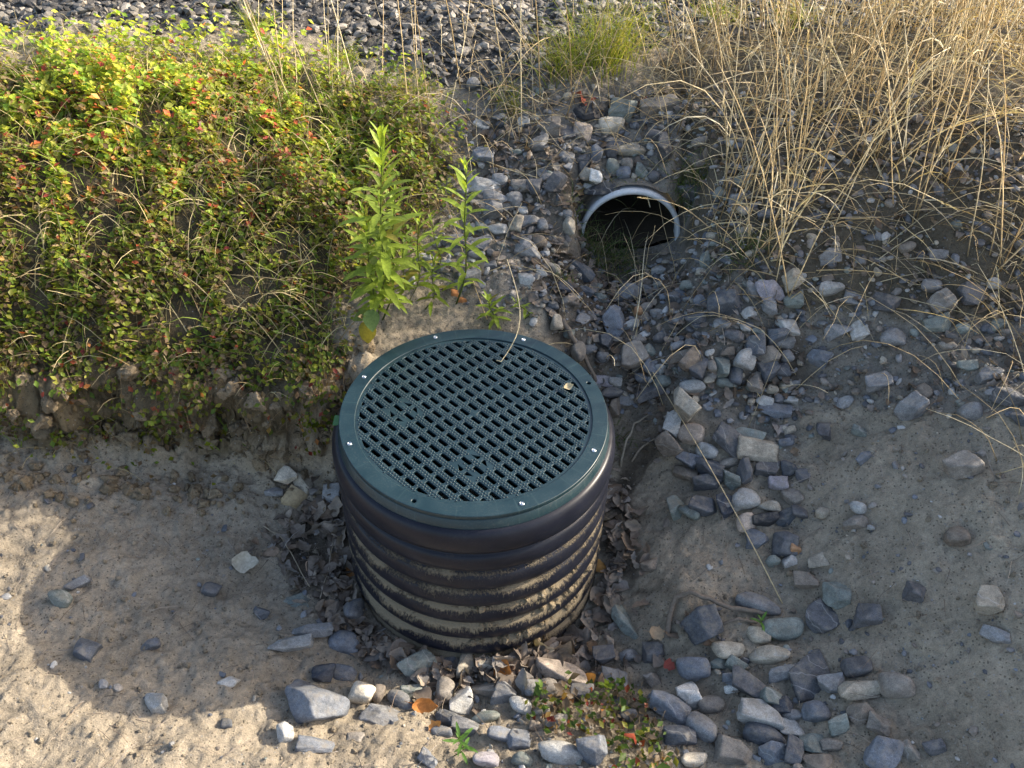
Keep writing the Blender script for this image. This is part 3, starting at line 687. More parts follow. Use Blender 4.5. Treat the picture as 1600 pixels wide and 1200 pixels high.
for i, (px, py, w, h, rot, ck, sh, own) in enumerate(ROCKS):
    P = hit(px, py); dz = float((P - CAM) @ FW)
    wm, hm = w * dz / F, h * dz / F
    rng = np.random.default_rng(1000 + i)
    base, Fr = I5 if w * h > 650 else I4
    Vr = rockshape(base, sh, rng)
    a_, b_, c_ = wm / 2, hm * .42, hm * .40
    if sh == 's': a_, b_, c_ = wm / 2, hm * .60, hm * .26
    Vr = Vr * np.array([a_, b_, c_]) * (1.2 if sh != 'r' else 1.1)
    me = bpy.data.meshes.new('stone'); me.from_pydata(Vr.tolist(), [], Fr); me.materials.append(MR); me.polygons.foreach_set('use_smooth', np.ones(len(Fr), bool)); me.update()
    o = bpy.data.objects.new('stone', me); COL.objects.link(o)
    sink = .10 if sh != 's' else -.05
    nrm = gnormal(P[0], P[1], .05)
    o.location = P + nrm * c_ * (.45 if (sh != 's') else .25)
    tilt = Vector((0, 0, 1)).rotation_difference(Vector(nrm * .6 + np.array([0, 0, .4]))).to_matrix()
    o.rotation_euler = (Matrix.Rotation(rad(rot), 3, Vector(-FW * .75 + np.array([0, 0, .25])).normalized()) @ tilt @ Matrix.Rotation(rng.uniform(-.25, .25), 3, 'Z')).to_euler()
    k = 1 + rng.uniform(-.13, .13); o.color = (*[v * k for v in COLS[ck][0]], 1)
    o['category'] = 'stone'
    if i >= INFRAME:
        o['group'] = 'stones strewn over the ground far out to both sides'; o['label'] = 'stone lying on the outer ground, well away from the lid'
    else:
        if own: o['label'] = (own[4:] if own.startswith('the ') else own) + ('' if len(own.split()) > 4 else ' in the stony rubble'); used.add(o['label'])
        else: o['label'] = label(px, py, w, h, ck, sh, own)
        o['group'] = 'loose stones around the drain'

# ------------------------------------------------------------------ gravel (uncountable)
def scatter(poly, dens, bbox, rng, jit=0):
    """ground points at a given density (per square metre) whose projection lies in the outline"""
    n = int(dens * (bbox[1] - bbox[0]) * (bbox[3] - bbox[2]))
    x = rng.uniform(bbox[0], bbox[1], n); y = rng.uniform(bbox[2], bbox[3], n); z = ground(x, y)
    px, py, w = proj(np.stack([x, y, z], 1))
    if jit: px = px + rng.normal(0, jit, n); py = py + rng.normal(0, jit, n)
    ok = inpoly(px, py, poly) & (np.hypot(x, y) > .37) & ~((np.abs(x - CUL[0]) < .155) & (np.abs(y - CUL[1]) < .05))
    return np.stack([x, y, z], 1)[ok]
def pebbles(name, pts, smin, smax, cols, rng, base, label_, power=2.2):
    BV, BF = base; mb_v, mb_f, mb_c = [], [], []; BFa = np.array(BF); n = len(BV)
    var = [rockshape(BV, 'a' if q % 3 else 'r', rng) for q in range(14)]
    for i, p in enumerate(pts):
        s = smin + (smax - smin) * rng.random() ** power
        q = var[rng.integers(14)] * np.array([s, s * rng.uniform(.6, .95), s * rng.uniform(.4, .75)]) * .5
        e = Euler((rng.normal(0, .35), rng.normal(0, .35), rng.random() * 6.28)).to_matrix()
        mb_v.append(q @ np.array(e).T + p + np.array([0, 0, s * .12])); mb_f.append(BFa + i * n)
        c = np.array(cols[rng.integers(len(cols))]) * rng.uniform(.75, 1.25); mb_c.append(np.tile(np.append(c, 1), (n, 1)))
    me = bpy.data.meshes.new(name); me.from_pydata(np.concatenate(mb_v).tolist(), [], np.concatenate(mb_f).tolist())
    a = me.color_attributes.new('Col', 'FLOAT_COLOR', 'POINT'); a.data.foreach_set('color', np.concatenate(mb_c).ravel().astype(np.float32))
    me.materials.append(M_PEB); me.update(); o = bpy.data.objects.new(name, me); COL.objects.link(o); tag(o, label_, 'gravel', kind='stuff'); return o
PC = [COLS[k][0] for k in MIXC]
RC = [(.066, .06, .052), (.095, .085, .072), (.16, .145, .12), (.042, .04, .037), (.12, .105, .085), (.26, .23, .19), (.055, .05, .044)]
pebbles('road_gravel', scatter(P_ROAD, 2600, (-2.6, 2.8, 1.0, 3.6), RNG, 8), .010, .055, RC, RNG, I1, 'dark crushed gravel of the track above the bank', 3.0)
pebbles('slope_gravel', scatter(P_RUB, 2300, (-.5, 1.9, -.1, 1.6), RNG, 14), .008, .034, PC, RNG, I2, 'small grey gravel between the stones of the slope')
pebbles('pit_gravel', np.concatenate([scatter([(1240,640),(1700,640),(1700,1000),(1240,1000)], 500, (.6, 1.8, -.6, .4), RNG, 30), scatter(P_FRONT, 520, (-.7, 1.5, -1., -.1), RNG, 20), scatter([(-300,650),(560,760),(900,1060),(1300,560),(2000,600),(2000,1300),(-300,1300)], 110, (-1.6, 1.8, -1., .4), RNG)]), .006, .026, PC, RNG, I2, 'fine gravel and grit lying on the silt')
rc_ = np.random.default_rng(91)
def clods(name, pts, sizes, label_, colf, rng):
    BV, BF = I4; BFa = np.array(BF); n = len(BV); vs, fs, cs = [], [], []
    var = []
    for q in range(10):
        W_ = rockshape(BV, 'a' if q % 2 else 'r', rng); ph = rng.random(3) * 9
        for o_, k in ((5., .12), (11., .08), (23., .05)): W_ = W_ * (1 + k * np.sin(BV[:, 0] * o_ + ph[0] + 2 * np.sin(BV[:, 1] * o_ * .7)) * np.sin(BV[:, 1] * o_ + ph[1]) + k * .7 * np.sin(BV[:, 2] * o_ * 1.3 + ph[2]))[:, None]
        var.append(W_)
    for i, (p, sz) in enumerate(zip(pts, sizes)):
        e = np.array(Euler(tuple(rng.normal(0, .8, 3))).to_matrix())
        vs.append((var[rng.integers(10)] * sz * .5 * np.array([1, rng.uniform(.7, 1), rng.uniform(.55, .9)])) @ e.T + p); fs.append(BFa + i * n)
        cs.append(np.tile(np.append(np.array(colf) * rng.uniform(.75, 1.15), 1), (n, 1)))
    me = bpy.data.meshes.new(name); me.from_pydata(np.concatenate(vs).tolist(), [], np.concatenate(fs).tolist())
    a = me.color_attributes.new('Soil', 'FLOAT_COLOR', 'POINT'); a.data.foreach_set('color', np.concatenate(cs).ravel().astype(np.float32))
    me.materials.append(MG); me.polygons.foreach_set('use_smooth', np.ones(len(me.polygons), bool)); me.update(); o = bpy.data.objects.new(name, me); COL.objects.link(o); tag(o, label_, 'soil', kind='stuff')
fi = np.argwhere((np.abs(sd) < .045) & (XX < -.3) & (XX > -1.6)); fi = fi[rc_.permutation(len(fi))[:330]]
fp = np.stack([HX[fi[:, 0], fi[:, 1]], HY[fi[:, 0], fi[:, 1]], ZZ[fi[:, 0], fi[:, 1]]], 1)
ft = np.stack([rc_.uniform(-1.6, -.33, 240), rc_.normal(.11, .05, 240)], 1); ft = np.concatenate([ft, ground(ft[:, 0], ft[:, 1])[:, None] + .004], 1)
clods('soil_clods', np.concatenate([fp, ft]), np.concatenate([.008 + .06 * rc_.random(len(fp)) ** 3, .008 + .035 * rc_.random(len(ft)) ** 2.5]), 'crumbling clods of silt along the eroded bank edge', (.27, .21, .135), rc_)
ra = rc_.uniform(-1.55, -.1, 130); rk = rc_.integers(3, 7, 130); rz = -.118 - .0692 * rk - rc_.uniform(.0, .012, 130)
clods('caked_soil', np.stack([.332 * np.cos(ra), .332 * np.sin(ra), rz], 1), .008 + .02 * rc_.random(130) ** 2, 'crumbs of silt caked on the lower ribs of the riser', (.29, .23, .15), rc_)
sp_ = scatter([(-300,650),(560,760),(900,1060),(1300,560),(2000,600),(2000,1300),(-300,1300)], 620, (-1.6, 1.8, -1., .4), rc_)
clods('silt_crumbs', sp_ + np.array([0, 0, .001]), .004 + .014 * rc_.random(len(sp_)) ** 3, 'small crumbs of dried silt over the pit floor', (.31, .26, .19), rc_)
# ------------------------------------------------------------------ dead leaves
DEADC = [(.20, .165, .135), (.16, .13, .105), (.25, .205, .165), (.13, .105, .085), (.22, .20, .18), (.19, .14, .10), (.28, .23, .18)]
def leafmesh(mb, P, L, W, col, rng, R=None, curl=None):
    n, m_ = 6, 4; curl = rng.uniform(-.9, .9) if curl is None else curl; c2 = rng.choice([-1, 1, 1]) * rng.uniform(.3, 1.2); tw = rng.uniform(-.6, .6)
    V = []; Fc = []
    for i in range(n + 1):
        t = i / n; hw = W / 2 * (math.sin(math.pi * min(1, t * .96 + .02) ** .8) ** .8 + .02) * (1 + .2 * rng.normal())
        for j in range(m_ + 1):
            s = (j / m_ - .5) * 2; x = (t - .5) * L; y = s * hw
            zc = curl * L * .35 * (t - .5) ** 2 * 4 * .5 + c2 * abs(y) * .6 + tw * x * y / L + rng.normal() * .035 * L
            V.append((x, y, zc))
    for i in range(n):
        for j in range(m_): Fc.append((i * 5 + j, i * 5 + j + 1, i * 5 + 6 + j, i * 5 + 5 + j))
    if R is None: R = np.array(Euler((rng.normal(0, .5), rng.normal(0, .5), rng.random() * 6.28)).to_matrix())
    mb.add(np.array(V) @ R.T + P, Fc, col)
mb = MB(); rl = np.random.default_rng(21)
for p in scatter(P_LITTER, 1500, (-.8, 1.6, -.6, 1.5), rl, 16):
    if rl.random() < .72: leafmesh(mb, p + np.array([0, 0, rl.uniform(.002, .018)]), rl.uniform(.018, .05), rl.uniform(.012, .03), np.array(DEADC[rl.integers(7)]) * rl.uniform(.7, 1.15), rl)
for p in scatter(P_RUB, 620, (-.5, 1.9, -.1, 1.6), rl, 16): leafmesh(mb, p + np.array([0, 0, rl.uniform(.004, .02)]), rl.uniform(.016, .042), rl.uniform(.01, .026), np.array(DEADC[rl.integers(7)]) * rl.uniform(.7, 1.15), rl)
for p in scatter([(425,800),(470,775),(540,770),(600,1010),(650,1070),(560,1040),(470,930),(420,890)], 900, (-.8, 0, -.6, .3), rl, 14): leafmesh(mb, p + np.array([0, 0, rl.uniform(.003, .02)]), rl.uniform(.02, .075), rl.uniform(.015, .04), np.array(DEADC[rl.integers(7)]) * rl.uniform(.6, 1.35), rl)
for a_ in rl.uniform(-3.6, .9, 620):        # blown against the foot of the riser
    r_ = .36 + abs(rl.normal(0, .045)); x, y = r_ * math.cos(a_), r_ * math.sin(a_)
    Lq = .016 + .06 * rl.random() ** 1.6; leafmesh(mb, np.array([x, y, float(ground(x, y)) + rl.uniform(.004, .025)]), Lq, Lq * rl.uniform(.4, .8), np.array(DEADC[rl.integers(7)]) * rl.uniform(.8, 1.3), rl)
tag(mb.build('leaf_litter', M_DEAD), 'brown grey dead leaves drifted between the stones and round the riser', 'leaf litter', kind='stuff')
mb = MB()
for p in np.concatenate([scatter(P_LITTER, 420, (-.8, 1.6, -.6, 1.5), rl, 20), scatter(P_RUB, 160, (-.5, 1.9, -.1, 1.6), rl, 16), scatter([(-300,650),(560,760),(900,1060),(1300,560),(2000,600),(2000,1300),(-300,1300)], 330, (-1.6, 1.8, -1., .4), rl)]):
    d = np.array([*rl.normal(size=2), rl.normal() * .25]); L_ = rl.uniform(.02, .09)
    tube(mb, arc(p + np.array([0, 0, .004 + .006 * rl.random()]), d, L_, rl.uniform(0, .3), 4, .12), .0009, .0005, np.array(DEADC[rl.integers(7)]) * rl.uniform(.8, 1.6), 3)
tag(mb.build('twig_litter', M_TWIG), 'thin broken straws and rootlets littering the silt', 'litter', kind='stuff')
SINGLE = [(463,795,36,30,'tan',(.40,.31,.19),'tan dry leaf standing on edge on the shaded silt under the bank'),(387,886,36,26,'pale',(.42,.38,.30),'pale tan dead leaf lying alone on the silt left of the riser'),
 (483,885,26,18,'peach',(.50,.33,.22),'small peach dead leaf on the silt left of the riser'),(537,897,30,26,'orange',(.36,.17,.06),'orange brown leaf against the left foot of the riser'),
 (665,1107,34,22,'orange',(.48,.20,.06),'curled orange leaf beside the upright brown stone'),(789,1054,26,24,'rust',(.42,.17,.05),'rusty leaf at the front foot of the riser'),
 (937,888,20,18,'orange',(.42,.22,.07),'orange leaf caught on the right side of the riser'),(1027,994,26,18,'peach',(.52,.36,.22),'peach oval leaf in the litter by the root'),
 (922,1064,18,14,'amber',(.52,.24,.05),'amber leaf above the low weed patch'),(1045,1044,16,16,'red',(.30,.08,.06),'dark red leaf in the hollow below the root'),
 (718,468,28,14,'orange',(.46,.20,.08),'orange brown leaf on the sand behind the lid'),(909,309,22,20,'peach',(.50,.30,.16),'peach leaf left of the culvert rim'),
 (913,161,30,18,'red',(.30,.09,.06),'red brown leaf above the black slab'),(1004,165,16,14,'red',(.30,.09,.06),'small red leaf right of the greenish stone above the culvert'),
 (681,1138,20,16,'orange',(.50,.24,.08),'small orange leaf among the front stones'),(876,1028,26,38,'brown',(.26,.2,.14),'brown bark scrap upright at the foot of the riser'),
 (846,1022,34,22,'tan',(.42,.33,.22),'tan leaf leaning on the front of the riser'),(1216,672,26,18,'grey',(.30,.27,.25),'grey curled leaf below the blue stone on the slope'),
 (889,606,14,8,'straw',(.55,.45,.28),'crumpled straw coloured leaf scrap lying on the lid'),(1062,505,22,16,'brown',(.25,.19,.14),'brown dead leaf below the culvert right of the straw'),(1007,452,26,16,'grey',(.32,.27,.23),'grey leaf between the culvert and the blocky grey stone')]
for k, (px, py, w, h, nm, cl, lb) in enumerate(SINGLE):
    rng = np.random.default_rng(70 + k)
    P = unz(px, py, .002) if 'on the lid' in lb else hit(px, py)
    s = float((P - CAM) @ FW) / F; mb = MB()
    up = 1.0 if 'upright' in lb or 'edge' in lb or 'leaning' in lb else .35
    Rm = np.array(Euler((up, rng.normal(0, .3), rng.uniform(-.7, .7))).to_matrix())
    lift = 0.012 if 'lid' not in lb else .003
    tube(mb, [Rm @ np.array(q_) for q_ in ((-w * s * .5, 0, 0), (-w * s * .7, .002, .003), (-w * s * .95, .004, 0))], .0009, .0006, np.array(cl) * .7, 4)
    leafmesh(mb, np.zeros(3), w * s * 1.15, h * s * 1.2, cl, rng, Rm, rng.choice([-1, 1]) * rng.uniform(.7, 1.5))
    o = mb.build('dead_leaf', M_DEAD); o.location = P + np.array([0, 0, lift + h * s * .3 * (up > .9)]); tag(o, lb, 'leaf', 'single dead leaves')

# ------------------------------------------------------------------ green bank: creeping leaves, grass, straw (uncountable)
rv = np.random.default_rng(31)
vp = scatter(P_VEG, 26000, (-2.3, .1, .1, 2.0), rv, 26)
lx = fbm(vp[:, 0], vp[:, 1], 4.2, 400, 3); l2 = fbm(vp[:, 0], vp[:, 1], 13, 420, 2); hump = .03 + .10 * np.clip(lx + .2, 0, 1) + .05 * np.clip(l2, 0, 1)
ppx, ppy, _ = proj(vp)
tone = fbm(vp[:, 0], vp[:, 1], 6, 440, 3)
mb = MB(); CLOV = [(.17, .23, .025), (.22, .26, .03), (.12, .19, .025), (.27, .27, .035), (.15, .16, .03)]
REDC = [(.32, .08, .035), (.42, .17, .05), (.26, .05, .04), (.36, .22, .06)]; BRNC = [(.20, .14, .07), (.28, .21, .11), (.15, .10, .06)]
for i, p in enumerate(vp):
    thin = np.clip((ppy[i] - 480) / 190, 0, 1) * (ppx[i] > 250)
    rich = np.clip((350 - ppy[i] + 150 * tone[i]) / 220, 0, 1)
    if rv.random() < thin * .5 or l2[i] < -.55 + .12 * (1 - rich) + .1 * rv.normal(): continue
    t = rv.random() ** .6; h = hump[i] * t * (1 - .55 * thin)
    r = rv.random(); redz = np.exp(-((ppy[i] - 240) / 110) ** 2) * (ppx[i] < 500)
    pr, pb = .02 + .12 * redz, .36 - .33 * rich
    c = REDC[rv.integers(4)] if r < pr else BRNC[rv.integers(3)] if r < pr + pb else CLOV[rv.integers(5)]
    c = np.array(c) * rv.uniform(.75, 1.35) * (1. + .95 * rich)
    s = rv.uniform(.006, .0125) * (1 + .45 * rich * rv.random()); nrm = np.array([rv.normal(.38, .5), rv.normal(-.05, .5), 1.]); nrm /= np.linalg.norm(nrm)
    a = np.cross(nrm, [rv.normal(), rv.normal(), .1]); a /= np.linalg.norm(a); b = np.cross(nrm, a)
    q = p + np.array([0, 0, h + .002])
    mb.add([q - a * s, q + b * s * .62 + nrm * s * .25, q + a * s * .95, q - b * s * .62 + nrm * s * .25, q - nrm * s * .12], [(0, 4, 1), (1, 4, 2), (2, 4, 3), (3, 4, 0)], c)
li = np.argwhere((sd > -.012) & (sd < .06) & (XX < -.36) & (XX > -1.9)); li = li[rv.permutation(len(li))[:5200]]
for i_, j_ in li:                                   # plants that hang over the broken edge
    p = np.array([HX[i_, j_], HY[i_, j_], ZZ[i_, j_]]); cl = float(fbm(p[:1], p[:1] * 0 + 7, 9, 460, 2)[0])
    if cl < -.15 + .3 * rv.normal() or (p[2] < -.29 and rv.random() < .8): continue
    q = p + np.array([rv.normal(0, .006), -abs(rv.normal(0, .016)) - .004, rv.uniform(0, .03)]); s = rv.uniform(.006, .012)
    nrm = np.array([rv.normal(.3, .5), rv.normal(-.6, .4), .7]); nrm /= np.linalg.norm(nrm); a = np.cross(nrm, [rv.normal(), rv.normal(), .1]); a /= np.linalg.norm(a); b = np.cross(nrm, a)
    r = rv.random(); c = np.array(REDC[rv.integers(4)] if r < .08 else BRNC[rv.integers(3)] if r < .42 else CLOV[rv.integers(5)]) * rv.uniform(.6, 1.2)
    mb.add([q - a * s, q + b * s * .62 + nrm * s * .25, q + a * s * .95, q - b * s * .62 + nrm * s * .25, q - nrm * s * .12], [(0, 4, 1), (1, 4, 2), (2, 4, 3), (3, 4, 0)], c)
    if rv.random() < .06: tube(mb, arc(q, np.array([rv.normal(0, .5), -.6, .1]), rv.uniform(.04, .12), 1.2, 6, .12), .0008, .0004, np.array((.2, .15, .09)) * rv.uniform(.7, 1.4), 3)
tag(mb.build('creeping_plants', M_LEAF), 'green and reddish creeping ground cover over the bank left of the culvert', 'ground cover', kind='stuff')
mb = MB()
for p in scatter(P_VEG, 3000, (-2.3, .1, .1, 2.0), rv, 26):
    px, py, _ = proj(p); g_ = rv.random()
    low = np.clip((float(py) - 300) / 200, 0, 1)
    if rv.random() < low * .3: continue
    c = np.array((.17, .23, .03) if g_ < .42 - .22 * low else (.50, .41, .22) if g_ < .82 else (.30, .22, .11)) * rv.uniform(.7, 1.2)
    d = np.array([rv.normal(0, .6), rv.normal(0, .6), 1.]); L_ = rv.uniform(.05, .19)
    ribbon(mb, arc(p, d, L_, rv.uniform(.1, .9), 5), lambda t: .0015 * (1 - t) + .0003, rv.normal(size=3), c)
tag(mb.build('bank_grass', M_DRY), 'mixed green and straw coloured grass blades in the bank cover', 'grass', kind='stuff')
# ------------------------------------------------------------------ dry straw on the slope right of the culvert
STRAW = [(.64, .54, .34), (.56, .45, .27), (.70, .61, .42), (.46, .34, .18), (.62, .48, .27)]
def seedhead(mb, p, d, L, col, rng):
    d = d / np.linalg.norm(d)
    for q in range(16):
        t = q / 16; b = p + d * L * t; s = rng.normal(size=3); s -= d * (s @ d); s /= np.linalg.norm(s)
        e = b + d * .011 + s * .0035 * (1.2 - t); ribbon(mb, [b, (b + e) / 2 + s * .001, e], lambda u: .0010 * (1 - u) + .0003, np.cross(d, s), col)
mb = MB(); rs = np.random.default_rng(41)
sp = scatter(P_STRAW, 480, (.5, 2.2, .4, 2.0), rs, 14)
clump = fbm(sp[:, 0], sp[:, 1], 5, 500, 2)
for p, cl in zip(sp, clump):
    if cl < -.12 + .35 * (rs.random() - .5): continue
    d = np.array([rs.normal(-.10, .24), rs.normal(-.12, .2), 1.]); L_ = rs.uniform(.3, .85)
    c = np.array(STRAW[rs.integers(5)]) * rs.uniform(.75, 1.15)
    pts = arc(p - np.array([0, 0, .01]), d, L_, rs.uniform(0, .22) * (1 if rs.random() < .8 else 3.), 8, .018)
    tube(mb, pts, .0021, .0011, c, 3)
    if rs.random() < .25: seedhead(mb, pts[-1], pts[-1] - pts[-2], rs.uniform(.04, .08), c * .95, rs)
    for q in range(rs.integers(0, 3)):
        b = pts[rs.integers(0, 4)]; ribbon(mb, arc(b, np.array([rs.normal(0, .7), rs.normal(0, .7), .8]), rs.uniform(.1, .32), rs.uniform(.3, 1.6), 6), lambda t: .0019 * (1 - t * t) + .0002, rs.normal(size=3), c * rs.uniform(.85, 1.15))
for p in scatter(P_STRAW, 900, (.5, 2.2, .3, 2.0), rs, 22):           # matted fallen straw
    d = np.array([rs.normal(), rs.normal() - .4, .25 + .3 * rs.random()]); ribbon(mb, arc(p + np.array([0, 0, .004]), d, rs.uniform(.08, .34), rs.uniform(.1, .5), 5, .05), lambda t: .0014 * (1 - t) + .0003, rs.normal(size=3), np.array(STRAW[rs.integers(5)]) * rs.uniform(.6, 1.1))
for p in scatter([(400,90),(700,140),(840,120),(1060,100),(1060,230),(840,240),(700,260),(420,220)], 48, (-1.4, 1.2, .7, 2.), rs, 10):
    c = np.array(STRAW[rs.integers(5)]) * rs.uniform(.85, 1.15); pts = arc(p, np.array([rs.normal(0, .16), rs.normal(-.05, .14), 1.]), rs.uniform(.35, .75), rs.uniform(0, .16), 8, .015); tube(mb, pts, .0019, .0010, c, 4)
    if rs.random() < .4: seedhead(mb, pts[-1], pts[-1] - pts[-2], rs.uniform(.05, .09), c * .95, rs)
tag(mb.build('dry_grass', M_DRY), 'dense tangle of pale dry grass on the slope right of the culvert', 'dry grass', kind='stuff')
rx_, ry_ = rs.uniform(1.22, 2.1, 900), rs.uniform(-.9, .7, 900); kk = fbm(rx_, ry_, 4, 600, 2) > -.05; added_rise_pts = np.stack([rx_, ry_, ground(rx_, ry_)], 1)[kk]  # wisps added on the right-hand rise to break up its shade
mb = MB()
for p in np.concatenate([added_rise_pts, scatter([(700,150),(800,90),(1100,60),(1100,330),(1060,280),(900,170),(820,260),(720,260)], 500, (-.3, 1.2, .7, 2.), rs, 12), scatter([(350,-40),(1250,-60),(1250,60),(760,110),(560,60)], 30, (-1.5, 1.8, 1.3, 3), rs, 20), scatter(P_RUB, 120, (-.5, 1.9, -.1, 1.6), rs, 16), scatter([(900,330),(1250,380),(1250,640),(960,640)], 130, (.2, 1.2, .1, 1.), rs, 10)]):
    d = np.array([rs.normal(0, .6), rs.normal(-.1, .5), .8]); c = np.array(STRAW[rs.integers(5)]) * rs.uniform(.6, 1.1)
    tube(mb, arc(p, d, rs.uniform(.08, .45), rs.uniform(.05, 1.1), 7, .04), .0012, .0006, c, 3)
tag(mb.build('straw_wisps', M_DRY), 'sparse dry grass wisps over the stones and along the crest', 'dry grass', kind='stuff')

# single long stalks: root pixel, tip pixel, extra height of the tip above its ground or fixed end, bow
def place_end(px, py, depth):
    d = FW * F + RT * (px - 800) - UP * (py - 600); return CAM + d * (depth / F)
STALKS = [((783,565),(792,405),'L',.05,'bent pale straw poking down into the lid slots'),((1222,945),(985,535),'G',.02,'longest pale straw lying diagonally down to the far corner of the silt'),
 ((985,535),(1012,372),'G',.05,'straw rising from below the culvert to its right side'),((560,215),(730,195),'A',.12,'arched straw in front of the bank over the tall weed'),
 ((845,160),(790,20),'V',.03,'straw leaning left at the crest left of the culvert'),((880,360),(885,170),'V',.04,'upright straw left of the culvert mouth'),
 ((860,285),(730,200),'V',.10,'bowed straw crossing the stones left of the culvert'),((1015,330),(920,15),'V',.03,'tall straw crossing above the culvert rim'),
 ((1060,300),(1000,60),'V',.02,'tall straw right of the culvert rim'),((448,240),(440,-30),'V',.01,'tall thin straw at the outer side of the bank'),((520,240),(505,-20),'V',.01,'tall thin straw rising from the red leaves of the bank'),
 ((463,180),(458,-10),'V',.01,'short thin straw on the bank crest by the gravel'),((533,190),(526,-40),'V',.01,'tall straw on the bank behind the tall weed'),((600,190),(598,-30),'V',.02,'tall straw directly behind the tall weed tip'),
 ((655,190),(650,-30),'V',.01,'tall straw between the two leafy weeds'),((700,190),(735,-20),'V',.01,'straw leaning over the gravel beside the slim weed'),((725,240),(724,40),'V',.01,'upright straw over the slim leafy weed'),
 ((440,530),(478,325),'V',.01,'lone straw leaning in the lower bank cover'),((785,560),(700,330),'A',.05,'straw lying from the weeds to the lid'),((1120,520),(1110,320),'V',.01,'straw hanging below the dry grass'),
 ((1150,640),(1205,440),'V',.01,'straw leaning over the sand step'),((1232,690),(1240,420),'V',.01,'straw at the outer edge of the slope'),((955,640),(975,480),'V',.02,'straw beside the right edge of the lid'),
 ((350,430),(540,470),'A',.02,'straw lying across the lower bank'),((860,60),(740,210),'A',.1,'straw arched over the crest left of the culvert'),((405,130),(402,-30),'V',.0,'thin straw at the far end of the bank crest')]
for k, ((x0, y0), (x1, y1), md, bow, lb) in enumerate(STALKS):
    A = unz(x0, y0, .003) if md == 'L' else hit(x0, y0); da = float((A - CAM) @ FW)
    if md in 'G': B = hit(x1, y1) + np.array([0, 0, .02])
    elif md == 'A': B = hit(x1, y1); B = B + np.array([0, -.02, .03])
    else: B = place_end(x1, y1, da + (.02 if md == 'L' else (y0 - y1) / F * da * .72))     # depth at which the stalk stands about upright
    B = np.array(B); n = 12; ts = np.linspace(0, 1, n)[:, None]; mid = np.array([random.uniform(-1, 1) * .35, -.3, 1.]) if md in 'GA' else np.array([random.uniform(-1, 1), random.uniform(-.5, .5), 0.])
    pts = A + (B - A) * ts + mid * bow * np.sin(math.pi * ts) + np.array([random.uniform(-1, 1), 0, 0]) * .006 * np.sin(2 * math.pi * ts)
    if md == 'L': pts = np.concatenate([[A + np.array([-.012, 0, .004])], pts])
    c = np.array(STRAW[k % 5]) * 1.1; mb = MB(); tube(mb, pts - A, .0013 if md == 'L' else .0017, .0010, c, 5)
    root = empty('dry_stalk', tuple(A)); tag(root, lb, 'dry stalk', 'long dry grass stalks'); mb.build('stalk', M_DRY, root)
    if md == 'V' and k % 2 == 0:
        mb = MB(); seedhead(mb, pts[-1] - A, pts[-1] - pts[-3], .06, c, rs); mb.build('seed_head', M_DRY, root)

# ------------------------------------------------------------------ leafy weeds
def weed(px, py, topx, topy, nleaf, L0, label_, name='leafy_weed', broad=False, colr=(.25, .33, .045), cat='weed', lean=None):
    A = hit(px, py); da = float((A - CAM) @ FW)
    # stand the stem upright: top on the ray of the tip at the height that gives it
    d = FW * F + RT * (topx - 800) - UP * (topy - 600); t = (A[1] + (lean or 0) - CAM[1]) / d[1]; B = CAM + d * t
    root = empty(name, tuple(A)); tag(root, label_, cat)
    H = B - A; n = 9; ts = np.linspace(0, 1, n)[:, None]
    pts = H * ts + np.array([.02, .008, 0]) * np.sin(3.3 * ts) + np.array([.008, 0, 0]) * np.sin(8 * ts); hl = np.linalg.norm(H)
    mb = MB(); tube(mb, pts, .0028 * max(.5, min(1, hl * 2.2)), .0012, (.13, .17, .05), 6); mb.build('stem', M_LEAF, root)
    mb = MB(); rw = np.random.default_rng(int(px * 7 + py)); az = rw.random() * 6
    for i in range(nleaf):
        t = (.12 + .88 * (i + .5) / nleaf); p = H * t + np.array([.02, .008, 0]) * math.sin(3.3 * t) + np.array([.008, 0, 0]) * math.sin(8 * t); az += 2.39996 + rw.normal(0, .2)
        k = math.sin(math.pi * (.18 + .70 * t)) ** .8; L_ = L0 * k * rw.uniform(.8, 1.15)
        el = .15 + 1.05 * t ** 3 + rw.normal(0, .15)
        dd = np.array([math.cos(az) * math.cos(el), math.sin(az) * math.cos(el), math.sin(el)])
        L_ *= rw.choice([1, 1, 1, .7]); q = arc(p, dd, L_, rw.uniform(.2, .95) * (1.15 - t), 6, .05); sd_ = np.cross(dd, [0, 0, 1]) if abs(dd[2]) < .95 else np.array([math.sin(az), -math.cos(az), 0])
        wd = L_ * (.10 if not broad else .3); c = np.array(colr) * rw.uniform(.75, 1.25) * (1. if t < .8 else 1.25)
        if rw.random() < .10 * (1.3 - t): c = np.array((.34, .30, .06)) * rw.uniform(.6, 1.1)
        ribbon(mb, q, lambda u, wd=wd: wd * math.sin(math.pi * min(1, .06 + u * .94)) ** .8 + .0004, sd_, c, .3)
    mb.build('foliage', M_LEAF, root); return root
weed(598, 500, 612, 290, 34, .08, 'second shoot growing close behind the tall bright weed')
weed(572, 505, 566, 330, 40, .08, 'shorter shoot on the bank side of the tall bright weed')
weed(640, 470, 650, 330, 26, .07, 'young weed between the tall shoots and the slim weed')
weed(585, 512, 590, 208, 80, .11, 'tall bright green weed with narrow leaves standing at the bank behind the lid')
weed(713, 478, 724, 255, 34, .085, 'slim leafy weed with narrow leaves right of the tall one')
weed(664, 484, 672, 400, 22, .062, 'small pale green weed between the tall and the slim weeds')
weed(618, 478, 625, 372, 22, .06, 'short weed close beside the tall green weed')
weed(680, 430, 668, 340, 18, .06, 'thin young weed leaning behind the small pale weed')
weed(762, 512, 758, 468, 22, .055, 'low bushy weed sprig just behind the lid rim', 'weed_sprig')
weed(820, 500, 800, 470, 12, .04, 'tiny green sprig behind the right half of the lid', 'weed_sprig')
